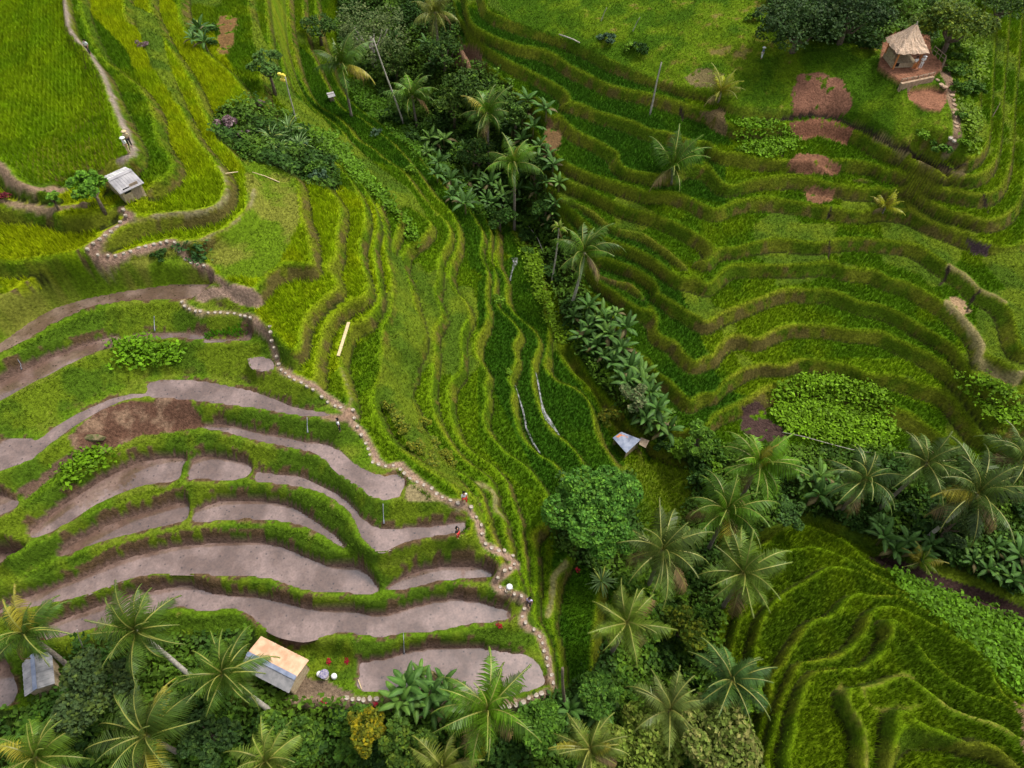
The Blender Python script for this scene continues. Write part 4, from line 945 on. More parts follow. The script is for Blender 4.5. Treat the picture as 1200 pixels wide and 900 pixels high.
def banana_parts(seed, tone=(.036,.092,.014)):
    r = np.random.default_rng(seed); h = 1.5
    V_, F_, C_ = [], [], []
    for k in range(10):
        q = k/9; tn = np.array(tone)*r.uniform(.75, 1.3)
        if k == 9: tn = np.array([.11,.085,.035])
        v, f, c = banana_leaf(r.uniform(1.7, 2.3), .52, k*2.4+r.uniform(-.3, .3), math.radians(80-58*q), math.radians(55+45*q), tn, r)
        o = len(V_); V_ += v; F_ += [tuple(i+o for i in t_) for t_ in f]; C_ += c
    me1 = bpy.data.meshes.new('leaves'); me1.from_pydata([tuple(p) for p in V_], [], F_); me1.materials.append(M_BROAD)
    ca = me1.color_attributes.new('Col', 'FLOAT_COLOR', 'POINT'); c4 = np.ones((len(V_), 4), np.float32); c4[:, :3] = np.clip(C_, 0, 1); ca.data.foreach_set('color', c4.ravel())
    v, f = tube([(0, 0, -.3), (0, 0, h*.6), (0, 0, h)], [.13, .10, .07], 8)
    me2 = bpy.data.meshes.new('stem'); me2.from_pydata([tuple(map(float, p)) for p in v], [], [tuple(dict.fromkeys(q)) for q in f]); me2.materials.append(M_STEM)
    return me1, me2, h
BAN = [banana_parts(s) for s in (31, 32, 33, 34)]+[banana_parts(s, (.065,.135,.018)) for s in (35, 36)]
def banana(u, v, s, lab, group):
    x, y, z = find(u, v, 1.5*s); l_, st, h = rnd.choice(BAN)
    t = empty('banana_plant', (x, y, z), rnd.uniform(0, 6.28), s); tag(t, lab, 'banana plant', group)
    link('leaves', l_, t, (0, 0, h)); link('stem', st, t)
for grp, lab, pts in [
 ('bananas of the upper gully', 'broad leaved banana plant in the upper gully, under the tall palms', "535,225 552,238 565,222 548,212 578,240 585,222 512,205 500,180 520,165 555,190 545,175 625,150 612,165 635,200 628,225 640,215 600,148 640,130 618,120 596,240 650,240 642,262 450,60 462,45 500,52 520,60 508,75 530,232 545,240 570,235 560,212 590,232 528,212 515,192 608,222 622,205 632,172 642,182 612,138 648,195 655,215 632,255 648,250 505,165 575,215"),
 ('bananas of the lower gully', 'broad leaved banana plant in the narrow lower gully', "672,372 690,385 706,372 722,368 734,385 712,392 700,405 728,408 718,425 738,432 752,440 735,450 762,462 770,480 690,360 682,395 698,378 712,378 708,418 722,412 742,425 728,442 745,455 755,452 718,395 690,410"),
 ('bananas behind the shack', 'banana plant close behind the blue roofed shack', "757,492 770,498 783,505 748,484"),
 ('bananas under the stream palms', 'banana plant under the palms on the far bank of the stream', "945,565 960,580 975,572 935,555 990,590 1035,630 1048,645 1062,635 1078,648 1090,640 1130,640 1150,650 1165,642 1180,660 1195,650 1158,668 1140,658 1185,680 1170,672 1030,615 1198,672 960,560"),
 ('bananas by the lowest paddy', 'tall banana plant on the path edge of the lowest paddy', "478,805 492,790 505,812 520,800 488,825 508,832 528,818 470,822"),
 ('bananas in the bottom thicket', 'banana plant in the bottom thicket beside the stone path foot', "652,845 668,832 640,862 615,842 700,835"),
 ('banana at top left', 'banana plant on the bank near the top left brown scar', "234,36 226,46 240,50"),
 ]:
    for a in pts.split():
        u, v = map(float, a.split(',')); banana(u, v, rnd.uniform(.7, 1.2), lab, grp)
# clump of long strap leaves (pandanus)
def strap(seed, R_, tone):
    r = np.random.default_rng(seed); V_, F_, C_ = [], [], []
    for k in range(38):
        v, f, c = banana_leaf(R_*r.uniform(.7, 1.1), .13, k*2.4, math.radians(r.uniform(15, 80)), math.radians(r.uniform(50, 100)), np.array(tone)*r.uniform(.7, 1.4)+(np.array([.15, .12, 0]) if r.random() < .15 else 0), r)
        o = len(V_); V_ += v; F_ += [tuple(i+o for i in t_) for t_ in f]; C_ += c
    return V_, F_, C_
for i, (u, v, R_, lab) in enumerate([(318,160,2.2,'clump of long pale strap leaves nearest the mauve shrubs'), (338,150,2.3,'clump of long strap leaves at the foot of the yellow cloth pole'), (350,168,2.2,'rightmost clump of long strap leaves under the yellow cloth pole'), (326,176,1.9,'lowest clump of long strap leaves, with browned tips'), (705,680,1.6,'blue green reed clump below the crimson bush'), (232,30,1.7,'plant with arching blue green leaves in a dark hollow')]):
    x, y, z = find(u, v, .6); V_, F_, C_ = strap(60+i, R_, (.10,.17,.05) if i != 5 else (.05,.12,.05))
    o = build('strap_leaf_plant', [(V_, F_, 0)], [M_BROAD], None, False, np.clip(np.array(C_), 0, 1), (x, y, z+.15)); tag(o, lab, 'plant')
print('plants', round(time.time()-T0, 1))
# ------------------------------------------------------------------ built things
def ramp_mat(name, c1, c2, scale, rough=.7, spec=.3, stretch=(1,1,1), bump=.0):
    m, nt, b = new_mat(name, rough, spec); N = nt.nodes; L = nt.links
    tc = N.new('ShaderNodeTexCoord'); mp = N.new('ShaderNodeMapping'); mp.inputs['Scale'].default_value = stretch
    L.new(tc.outputs['Object'], mp.inputs['Vector'])
    no = N.new('ShaderNodeTexNoise'); no.inputs['Scale'].default_value = scale; no.inputs['Detail'].default_value = 5; L.new(mp.outputs[0], no.inputs['Vector'])
    cr = N.new('ShaderNodeValToRGB'); cr.color_ramp.elements[0].position = .36; cr.color_ramp.elements[1].position = .64
    cr.color_ramp.elements[0].color = (*c1, 1); cr.color_ramp.elements[1].color = (*c2, 1)
    L.new(no.outputs['Fac'], cr.inputs[0]); L.new(cr.outputs[0], b.inputs['Base Color'])
    if bump:
        bp = N.new('ShaderNodeBump'); bp.inputs['Distance'].default_value = bump; L.new(no.outputs['Fac'], bp.inputs['Height']); L.new(bp.outputs[0], b.inputs['Normal'])
    return m
M_TIN = ramp_mat('grey_tin', (.24,.23,.24), (.40,.38,.38), 1.5, .5, .4)
M_TIN2 = ramp_mat('dull_tin', (.17,.17,.175), (.28,.27,.27), 2, .55, .4)
M_PEACH = ramp_mat('new_tiles', (.50,.28,.17), (.66,.43,.28), 1.6, .7, .2, (1, 1, 1))
M_PINK = ramp_mat('pink_tiles', (.45,.20,.18), (.60,.35,.32), 3)
M_BLUE = ramp_mat('blue_grey_metal', (.15,.18,.26), (.26,.29,.37), 2, .45, .4)
M_RUST = ramp_mat('rust', (.45,.13,.04), (.62,.24,.10), 4)
M_WOOD = ramp_mat('weathered_wood', (.22,.16,.11), (.36,.28,.20), 4, .85, .1, (1, 6, 1))
M_WALL = ramp_mat('woven_wall', (.34,.25,.15), (.50,.40,.26), 5, .9, .1)
M_THATCH = ramp_mat('thatch', (.50,.34,.23), (.72,.53,.39), 5, .95, .05, (1, 1, 2.5), .06)
M_POST = ramp_mat('orange_post', (.50,.17,.05), (.62,.26,.09), 4)
M_STONE = ramp_mat('pale_stone', (.26,.21,.16), (.46,.40,.33), 1.2, .8, .2)
M_STONE2 = ramp_mat('brown_stone', (.26,.18,.12), (.42,.30,.20), 3, .9, .1)
M_WHITE = noise_mat('white_cloth', (.70,.69,.68), (.82,.81,.80), 3, .8)
M_DARK = noise_mat('dark_cloth', (.02,.02,.025), (.05,.05,.06), 3, .8)
M_SKIN = noise_mat('skin', (.34,.19,.12), (.42,.25,.16), 4, .6)
M_HAIR = noise_mat('hair', (.012,.010,.008), (.03,.022,.018), 8, .5)
M_REDC = noise_mat('red_cloth', (.50,.03,.03), (.62,.06,.05), 4, .8)
M_TAN = noise_mat('straw', (.50,.38,.20), (.64,.52,.32), 8, .9)
M_BLUEC = noise_mat('faded_blue_cloth', (.10,.14,.26), (.16,.22,.36), 5, .8)
M_LILAC = noise_mat('lilac_cloth', (.45,.36,.60), (.58,.50,.72), 5, .8)
M_YEL = noise_mat('yellow_cloth', (.75,.58,.06), (.88,.74,.16), 5, .8)
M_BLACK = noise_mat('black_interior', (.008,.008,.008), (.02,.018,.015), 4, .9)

def sub(a, b): return np.array(a)-np.array(b)
def slab(quad, th):
    q = np.array(quad, float); n = np.cross(q[1]-q[0], q[3]-q[0]); n /= np.linalg.norm(n)
    if n[2] < 0: n = -n
    v = np.vstack([q, q-n*th]); return v, [(0,1,2,3), (7,6,5,4), (0,4,5,1), (1,5,6,2), (2,6,7,3), (3,7,4,0)]
def ribs(quad, n, th, rise=.03):
    """corrugation: rows of raised strips running down the slope, q0-q1 is the ridge"""
    q = np.array(quad, float); nn = np.cross(q[1]-q[0], q[3]-q[0]); nn /= np.linalg.norm(nn)
    if nn[2] < 0: nn = -nn
    out = []
    for k in range(n):
        a, b = (k+.25)/n, (k+.62)/n
        t0, t1 = q[0]*(1-a)+q[1]*a, q[0]*(1-b)+q[1]*b; b0, b1 = q[3]*(1-a)+q[2]*a, q[3]*(1-b)+q[2]*b
        c = np.array([t0, t1, b1, b0]); v = np.vstack([c+nn*rise, c+nn*.002]); out.append((v, [(0,1,2,3), (0,4,5,1), (1,5,6,2), (2,6,7,3), (3,7,4,0)]))
    return out
def gable_hut(name, label, ridge_px, wn, wf, drop, wall_h, m_near, m_far, wall_mat, ridge_mat=None, cat='hut', near_len=1., door=True, base=None, nrib=9):
    (u0, v0), (u1, v1) = ridge_px
    bx, by, bz = find((u0+u1)/2, (v0+v1)/2, wall_h+drop)
    if base is not None: bz = base
    zr = bz+wall_h+drop
    a = np.array([*survey(u0, v0, zr), zr], float); b = np.array([*survey(u1, v1, zr), zr], float)
    c = (a+b)/2; d = b-a; L_ = np.linalg.norm(d); d /= L_; n = np.array([d[1], -d[0], 0]);
    if n[1] > 0: n = -n                                   # near side looks to the south
    t = empty(name, (c[0], c[1], bz)); tag(t, label, cat); o = np.array([c[0], c[1], bz])
    A, B = a-o, b-o
    near = [A, B, B+n*wn-np.array([0, 0, drop]), A+n*wn-np.array([0, 0, drop])]
    far = [A, B, B-n*wf-np.array([0, 0, drop]), A-n*wf-np.array([0, 0, drop])]
    for side, q, m in (('near', near, m_near), ('far', far, m_far)):
        q = [np.array(p)+np.array([0, 0, .01]) for p in q]
        sl_ = slab(q, .05); ps = [(sl_[0], sl_[1], 0)]+[(v, f, 0) for v, f in ribs(q, nrib, .05)]
        build('roof_sheet', ps, [m], t)
    cap = slab([A-n*.12+np.array([0,0,.03]), B-n*.12+np.array([0,0,.03]), B+n*.22+np.array([0,0,-.02]), A+n*.22+np.array([0,0,-.02])], .03)
    build('ridge_cap', [(cap[0]+np.array([0, 0, .05]), cap[1], 0)], [ridge_mat or m_near], t)
    hl = L_/2-.22; rz = math.atan2(d[1], d[0]); s1, s2 = wn-.28, wf-.28
    P4 = [(-hl, -s1), (hl, -s1), (hl, s2), (-hl, s2)]
    def W3(p, z_): return np.array([*(d[:2]*p[0]-n[:2]*p[1]), z_])
    hw = lambda p: wall_h+drop-(abs(p[1])/(wn if p[1] < 0 else wf))*drop-.06
    for k in range(4):
        p, q = P4[k], P4[(k+1) % 4]
        if k in (1, 3):
            ring = [W3(p, -.3), W3(q, -.3), W3(q, hw(q)), W3((p[0], 0), wall_h+drop-.08), W3(p, hw(p))]
        else: ring = [W3(p, -.3), W3(q, -.3), W3(q, hw(q)), W3(p, hw(p))]
        ctr_ = sum(ring)/len(ring); inn = -ctr_.copy(); inn[2] = 0; inn /= np.linalg.norm(inn)+1e-9
        m_ = len(ring); v = ring+[r_+inn*.08 for r_ in ring]
        f = [tuple(range(m_)), tuple(range(2*m_-1, m_-1, -1))]+[(i, (i+1) % m_, (i+1) % m_+m_, i+m_) for i in range(m_)]
        build('wall', [(v, f, 0)], [wall_mat], t)
    if door:
        e = W3((hl*.35, -s1-.012), 0); rzz = rz
        v, f = box(e[0], e[1], 0+.85, .8, .04, 1.7, rzz); build('door', [(v, f, 0)], [M_WOOD], t)
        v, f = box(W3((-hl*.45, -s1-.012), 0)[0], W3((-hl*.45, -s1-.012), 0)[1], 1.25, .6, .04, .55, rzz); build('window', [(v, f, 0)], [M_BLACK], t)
    return t
gable_hut('field_hut', 'field hut with a pale grey tin roof at the corner of the broad field', ((126, 212), (154, 199)), 2.0, 1.6, .45, 1.35, M_TIN, ramp_mat('white_tin', (.42,.41,.40), (.66,.64,.62), 2), M_WALL)
gable_hut('garden_hut', 'hut with a peach orange roof slope and a blue ridge strip by the lowest paddy', ((290, 765), (347, 794)), 1.15, 1.6, .42, 1.9, M_TIN2, M_PEACH, M_WALL, M_BLUE, base=PAD_HUT[2], nrib=14)
gable_hut('tool_shed', 'grey roofed shed partly under a palm in the bottom left corner', ((38, 760), (42, 808)), 1.0, 1.25, .35, 1.8, M_TIN, M_TIN2, M_WALL, M_BLUE, base=None)
gable_hut('shrine_hut', 'tiny pink roofed shelter in the paddies at the head of the gully', ((383, 110), (391, 108)), .7, .5, .3, 1.0, M_TIN, M_PINK, M_WOOD, door=False, nrib=4)
def shack():
    x, y, z = find(735, 530, 0); h = 1.7
    q = [(728, 506), (751, 515), (734, 531), (718, 513)]
    zs = [z+h+.1, z+h+.1, z+h-.15, z+h-.15]
    pts = [np.array([*survey(u, v, zz), zz], float) for (u, v), zz in zip(q, zs)]
    c = sum(pts)/4; t = empty('roofed_shack', (c[0], c[1], z)); tag(t, 'small shack with a pale blue metal roof and one rust red sheet, near the gully', 'shack')
    L_ = [p-np.array([c[0], c[1], z]) for p in pts]
    s_ = slab(L_, .05); build('roof', [(s_[0], s_[1], 0)]+[(v, f, 0) for v, f in ribs(L_, 7, .05)], [M_BLUE], t)
    e1, e2 = L_[1]-L_[0], L_[3]-L_[0]; a = L_[0]+e1*.06+e2*.30+np.array([0, 0, .045]); rq = [a, a+e1*.46, a+e1*.46+e2*.5, a+e2*.5]
    s_ = slab(rq, .02); build('rusty_sheet', [(s_[0]+np.array([0, 0, .01]), s_[1], 0)], [M_RUST], t)
    for k in range(4):
        p = L_[k]*.86; v, f = tube([(p[0], p[1], -.2), (p[0], p[1], L_[k][2]-.05)], [.05, .05], 6); build('post', [(v, f, 0)], [M_WOOD], t)
    ring = [L_[k]*.80 for k in (0, 1, 2, 3)]
    v = [np.array([p[0], p[1], -.2]) for p in ring]+[np.array([p[0], p[1], 1.35]) for p in ring]
    build('wall', [(v, [(0, 1, 5, 4), (1, 2, 6, 5), (3, 0, 4, 7), (4, 5, 6, 7)], 0)], [M_WALL], t)
    s_ = slab([L_[1]+np.array([.1, .5, -.3]), L_[1]+np.array([1.0, .1, -.35]), L_[1]+np.array([.5, -.8, -.45]), L_[1]+np.array([-.2, -.35, -.4])], .04)
    build('lean_to_roof', [(s_[0], s_[1], 0)], [M_WOOD], t)
shack()

# thatched shelter on its clay terrace
def shelter():
    fx, fy = survey(1054, 73.5, TERR_UP); z = TERR_UP; hw_ = 1.85
    t = empty('thatched_shelter', (fx, fy, z), math.radians(4)); tag(t, 'open shelter with a steep thatched pyramid roof on the clay terrace', 'shelter')
    # layered thatch with a ragged eave
    n = 56; rows = 9; V_, F_ = [], []
    r = np.random.default_rng(5)
    for k in range(rows+1):
        q = k/rows; half = .12+(hw_+.25-.12)*q; zz = 4.75-2.5*q-.15*math.sin(q*math.pi)
        for i in range(n):
            a = 2*math.pi*i/n+math.pi/4; c_, s_ = math.cos(a), math.sin(a); sq = max(abs(c_), abs(s_)); rr_ = half/(sq*.9+.1)*(1+.012*r.normal())
            V_.append((c_*rr_, s_*rr_, zz+.03*r.normal()-(r.uniform(0, .14) if k == rows else 0)))
    for k in range(rows):
        for i in range(n): F_.append((k*n+i, (k+1)*n+i, (k+1)*n+(i+1) % n, k*n+(i+1) % n))
    for i in range(n): V_.append((V_[rows*n+i][0]*.93, V_[rows*n+i][1]*.93, 2.12))
    for i in range(n): F_.append((rows*n+i, (rows+1)*n+i, (rows+1)*n+(i+1) % n, rows*n+(i+1) % n))
    roof = build('roof', [(V_, F_, 0)], [M_THATCH], t)
    v, f = tube([(0, 0, 4.6), (0, 0, 5.1)], [.16, .05], 8); build('finial', [(v, f, 0)], [M_STONE], t)
    for sx in (-1, 1):
        for sy in (-1, 1):
            v, f = box(sx*1.45, sy*1.45, 1.15, .16, .16, 2.35); build('post', [(v, f, 0)], [M_POST], t)
    v, f = box(0, .2, .28, 3.1, 2.8, .56); build('platform', [(v, f, 0)], [M_WALL], t)
    v, f = box(0, 1.5, 1.2, 3.0, .08, 2.0); build('wall', [(v, f, 0)], [M_WALL], t)
    v, f = box(-1.42, .4, .95, .07, 2.2, .8); build('wall', [(v, f, 0)], [M_WALL], t)
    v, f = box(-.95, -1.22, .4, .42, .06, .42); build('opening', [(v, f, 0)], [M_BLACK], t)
shelter()
def ground_rail(name, label, pts, z, cat, n_post, h=.85, mat=M_WOOD):
    w = [np.array([*survey(u, v, z), z], float) for u, v in pts]; o = w[0]; t = empty(name, tuple(o)); tag(t, label, cat)
    for a, b in zip(w[:-1], w[1:]):
        v, f = tube([a-o+np.array([0, 0, h]), b-o+np.array([0, 0, h])], [.05, .05], 6); build('rail', [(v, f, 0)], [mat], t)
        v, f = tube([a-o+np.array([0, 0, h*.5]), b-o+np.array([0, 0, h*.5])], [.035, .035], 6); build('rail', [(v, f, 0)], [mat], t)
        for k in range(n_post+1):
            p = a+(b-a)*k/n_post-o; v, f = tube([p+np.array([0, 0, -.5]), p+np.array([0, 0, h+.08])], [.05, .05], 6); build('post', [(v, f, 0)], [mat], t)
ground_rail('wooden_fence', 'wooden rail fence along the right back edge of the clay terrace', [(1092, 62), (1105, 73), (1104, 79)], TERR_UP, 'fence', 3)
ground_rail('wooden_fence', 'low wooden rail along the front lip of the clay terrace', [(1056, 96), (1075, 92.5), (1094, 88)], TERR_UP, 'fence', 3, .35)
def wall_run(name, label, pts, zt, zb, th, mat, cat='wall'):
    w = [np.array([*survey(u, v, zt), 0], float) for u, v in pts]; o = w[0].copy(); parts = []
    for a, b in zip(w[:-1], w[1:]):
        c = (a+b)/2; d = b-a; v, f = box(c[0]-o[0], c[1]-o[1]-.1, (zt+zb)/2, np.linalg.norm(d)+.02, th, zt-zb, math.atan2(d[1], d[0])); parts.append((v, f, 0))
    tag(build(name, parts, [mat], None, False, None, (o[0], o[1], 0)), label, cat)
wall_run('retaining_wall', 'low mossy retaining wall between the two clay terraces', [(1056, 97), (1075, 93), (1094, 89)], TERR_UP+.03, TERR_LO-.4, .35, M_STONE2)

# stones laid as a path
def stone(u, v, s, m, lab, grp, rz, th=.10, jit=.1):
    x, y, z = find(u, v)
    zz = max(float(tz(x+dx, y+dy)) for dx in (-.18, 0, .18) for dy in (-.18, 0, .18))
    o = link('stepping_stone', rnd.choice(STONES[m]), None, (x, y, zz+.01), rz+rnd.uniform(-.2, .2), (s*rnd.uniform(.78, 1.12), s*rnd.uniform(.7, 1.1), 1)); tag(o, lab, 'paving stone', grp)
def stone_mesh(seed, mat, round_=False):
    r = np.random.default_rng(seed); n = 10 if round_ else 8
    pts = []
    for i in range(n):
        a = 2*math.pi*(i+.5)/n; q = 1/max(abs(math.cos(a)), abs(math.sin(a)))*.46 if not round_ else .5
        pts.append((math.cos(a)*q*r.uniform(.92, 1.06), math.sin(a)*q*r.uniform(.92, 1.06)))
    v = [(x, y, -.14) for x, y in pts]+[(x, y, .035) for x, y in pts]+[(x*.88, y*.88, .055) for x, y in pts]
    f = [tuple(range(2*n, 3*n))]+[(i, (i+1) % n, n+(i+1) % n, n+i) for i in range(n)]+[(n+i, n+(i+1) % n, 2*n+(i+1) % n, 2*n+i) for i in range(n)]
    me = bpy.data.meshes.new('stone'); me.from_pydata(v, [], f); me.materials.append(mat); return me
STONES = {'pale': [stone_mesh(k, M_STONE) for k in range(4)], 'brown': [stone_mesh(k+9, M_STONE2, True) for k in range(3)], 'brick': [stone_mesh(k+20, M_PINK) for k in range(2)]}
def stone_run(s, gap, size, m, lab, grp, off=0.):
    p = smooth(P(s), 4); W_ = np.array([find(u, v)[:2] for u, v in p]); seg = np.hypot(*np.diff(W_, axis=0).T); cum = np.concatenate([[0], np.cumsum(seg)])
    for d in np.arange(gap/2, cum[-1], gap):
        i = min(np.searchsorted(cum, d)-1, len(seg)-1); i = max(i, 0); q = (d-cum[i])/max(seg[i], 1e-6)
        uv = p[i]*(1-q)+p[i+1]*q; dr = W_[i+1]-W_[i]; uv = uv+np.array([rnd.uniform(-1.1, 1.1), rnd.uniform(-.8, .8)])
        stone(uv[0], uv[1], size, m, lab, grp, math.atan2(dr[1], dr[0]))
stone_run("142,247 152,253 140,264 128,273 116,284 110,292 107,298 112,304 125,305 140,301 160,293 180,287 194,284 205,286 210,293 215,303 226,309 240,313 247,318", .66, .34, 'pale', 'pale paving stone in the looping path below the tin roofed field hut', 'stones of the upper looping path')
stone_run("213,352 220,361 232,365 245,367 258,367 272,367 285,371 297,376", .62, .34, 'pale', 'pale paving stone in the short curve above the seedling bed', 'stones above the seedling bed')
stone_run("315,380 319,398 322,408 327,425 332,436 345,445 360,453 372,462 385,472 395,478 402,478", .64, .34, 'pale', 'pale paving stone in the path down from the yellow terrace to the spur', 'stones of the middle path')
stone_run("413,479 415,492 424,510 433,530 436,541 443,543 455,547 462,546 472,553 480,560 490,565 503,571 512,580 520,584 532,589 545,592", .68, .34, 'pale', 'pale paving stone along the spur above the upper flooded paddies', 'stones of the spur path')
stone_run("549,594 556,601 562,613 565,625 566,634 575,642 590,648 598,652 603,660 597,668 588,674 582,684", .66, .34, 'pale', 'pale paving stone where the path bends down to the middle flooded paddies', 'stones of the bend')
stone_run("583,686 592,692 602,698 612,703 614,715 613,728 622,735 630,744 637,756 640,770 644,785 648,797 650,806", .66, .34, 'pale', 'pale paving stone in the steep path beside the lowest paddies', 'stones of the lower path')
stone_run("402,818 412,819 424,820 436,819 448,819", .50, .46, 'pale', 'pale square paving stone in the row left of the bananas', 'stones of the paving row')
stone_run("512,805 522,806 530,808 537,809", .50, .44, 'pale', 'pale square paving stone just right of the bananas', 'stones right of the bananas')
stone_run("585,829 597,829 608,826 618,820 628,815 638,812", .56, .46, 'pale', 'pale square paving stone in the row below the lowest paddy corner', 'stones below the paddy corner')
stone_run("1096,92 1102,97 1105,103 1112,104 1114,112 1117,122 1120,135 1121,150", .85, .62, 'brown', 'round brown stepping stone on the way down from the clay terrace', 'round stones by the clay terrace')
stone_run("918,2 912,8 905,14 899,20", .5, .38, 'brick', 'reddish block in the short curved row at the top edge', 'reddish blocks at the top')
stone_run("1110,163 1114,168 1117,173", .55, .6, 'pale', 'white step at the foot of the terrace lawn', 'white steps')

# poles, pipe, boards
def pole(name, lab, cat, base, top, r0, r1, mat, cloth=None, hmax=30):
    x, y, z = find(*base); h = .5
    for h in np.arange(.3, hmax, .1):
        if chart(x, y, z+h)[1] <= top[1]: break
    tx, ty = survey(top[0], top[1], z+h)
    t = empty(name, (x, y, z)) if cloth else None
    k = np.linspace(0, 1, 9); pts = [np.array([(tx-x)*q, (ty-y)*q, h*q-.3*(q == 0)])+np.array([.03*math.sin(q*7), 0, 0]) for q in k]
    v, f = tube(pts, [r0+(r1-r0)*q for q in k], 8)
    o = build(name if not cloth else 'shaft', [(v, f, 0)], [mat], t, True, None, None if cloth else (x, y, z))
    tag(t or o, lab, cat)
    if cloth:
        tp = pts[-1]; ps = []
        for q in range(7):
            ps.append((np.array(ICO_V)*np.array([.30, .26, .24])*rnd.uniform(.6, 1.0)+tp+np.array([-.35+rnd.uniform(-.25, .25), rnd.uniform(-.2, .2), -.15*q+.35]), ICO_F, 0))
        build('cloth', ps, [cloth], t)
pole('bare_palm_trunk', 'tall bare pale trunk with no crown, upright on the upper right terraces', 'dead tree', (761, 136), (775, 73), .13, .08, M_PALEBARK)
pole('cloth_pole', 'leaning pole topped with a bundle of yellow cloth', 'pole', (347, 142), (334, 90), .09, .07, M_PALEBARK, M_YEL)
pole('bare_stump', 'bare brown trunk standing at the end of the dark narrow paddy', 'dead tree', (661, 828), (659, 783), .14, .10, M_BARK)
pole('wooden_stake', 'short leaning stake on the hilltop grass, left of two', 'stake', (704, 25), (711, 9), .07, .04, M_PALEBARK)
pole('wooden_stake', 'short leaning stake on the hilltop grass, right of two', 'stake', (741, 37), (750, 20), .07, .04, M_PALEBARK)
pole('forked_trunk', 'long pale leaning trunk crossing the gully head under the airy tree', 'dead tree', (474, 148), (437, 45), .16, .09, M_PALEBARK)
pole('wooden_stake', 'pale stake by the bank in front of the grey roofed shed palm', 'stake', (98, 762), (90, 738), .05, .03, M_PALEBARK)
def lying(name, lab, cat, pts, r, mat, lift=.12):
    w = [np.array(find(u, v)) for u, v in pts]; o = w[0]
    v, f = tube([p-o+np.array([0, 0, lift]) for p in w], [r]*len(w), 7); tag(build(name, [(v, f, 0)], [mat], None, True, None, tuple(o)), lab, cat)
lying('water_pipe', 'thin white pipe running below the patch of bright weeds', 'pipe', [(914, 511), (940, 516), (968, 524), (995, 531), (1018, 535)], .035, M_PALEBARK, .7)
lying('bamboo_pole', 'pale bamboo pole lying on the grass above the yellow terrace', 'pole', [(296, 203), (310, 207), (328, 215)], .05, M_TAN, .1)
lying('bamboo_pole', 'short pale bamboo lying at the end of the yellow terrace', 'pole', [(266, 207), (280, 205)], .05, M_TAN, .35)
lying('fallen_log', 'long pale fallen branch on the bank below the hilltop grass', 'log', [(655, 44), (665, 47), (672, 50), (679, 54)], .09, M_PALEBARK, .3)
lying('fallen_log', 'thin pale branch hanging down through the lower gully', 'log', [(619, 270), (630, 285), (637, 302)], .05, M_PALEBARK, .8)
lying('wooden_rail', 'thin wooden rail marking the corner of the lowest paddy', 'pole', [(420, 797), (424, 808)], .05, M_TAN, .12)
lying('fallen_log', 'brown log lying on a steep terrace at the far right', 'log', [(1162, 138), (1167, 130), (1171, 122)], .06, M_BARK, .12)
a, b = np.array(find(397, 419)), np.array(find(409, 379)); m_ = (a+b)/2; m_[2] = max(a[2], b[2])+.15; d = b-a; L_ = math.hypot(d[0], d[1])
v, f = box(0, 0, 0, L_, .28, .07); o = build('plank_bridge', [(v, f, 0)], [M_TAN], None, False, None, tuple(m_)); o.rotation_euler = (0, -math.atan2(d[2], L_), math.atan2(d[1], d[0])); tag(o, 'long pale plank laid between two grassy lips left of the spur', 'plank')
# table with stools
x, y, z = find(382, 793); t = empty('round_table', (x, y, z)); tag(t, 'round patterned garden table in the yard right of the orange roof', 'table')
v, f = tube([(0, 0, 0), (0, 0, .05), (0, 0, .66)], [.28, .12, .10], 12); build('base', [(v, f, 0)], [M_STONE], t)
v, f = tube([(0, 0, .66), (0, 0, .74)], [.38, .38], 24); M_MOS = noise_mat('mosaic', (.08,.08,.20), (.36,.32,.36), 9, .4); build('tabletop', [(v, f, 0)], [M_MOS], t)
for (u, v_, lab) in ((375.5, 789.5, 'round white stool on the left of the garden table'), (392.5, 792, 'round white stool on the right of the garden table')):
    x, y, z = find(u, v_+2); vv, ff = tube([(0, 0, -.05), (0, 0, .12), (0, 0, .36), (0, 0, .46)], [.17, .23, .23, .19], 14); tag(build('garden_stool', [(vv, ff, 0)], [M_WHITE], None, True, None, (x, y, z)), lab, 'stool')
# water spilling from one paddy to the next
M_FALL, nt_, b_ = new_mat('falling_water', .2, .5); b_.inputs['Base Color'].default_value = (.26,.27,.30,1)
for (u, v_, u2, v2, lab) in [(181, 371, 182, 389, 'thin spill of water down the bank below the topmost paddy'), (24, 424, 29, 437, 'spill of water down the bank at the far left'), (360, 489, 361, 508, 'spill of water down the bank near the spur path'), (449, 591, 450, 614, 'spill of water down the bank below the brown mud'), (473, 742, 474, 767, 'spill of water down the tall bank above the lowest paddy'), (603, 466, 607, 478, 'trickle at the water channel head')][:5]:
    pts = [np.array(find(u+(u2-u)*k/6, v_+(v2-v_)*k/6)) for k in range(7)]; o = pts[0]
    vv, ff = tube([p-o+np.array([0, 0, .05]) for p in pts], [.025, .03, .025, .03, .035, .05, .09], 6); tag(build('water_spill', [(vv, ff, 0)], [M_FALL], None, True, None, tuple(o)), lab, 'water spill')
M_FOAM = ramp_mat('shallow_water', (.035,.06,.02), (.32,.31,.33), 2.2, .25, .5)
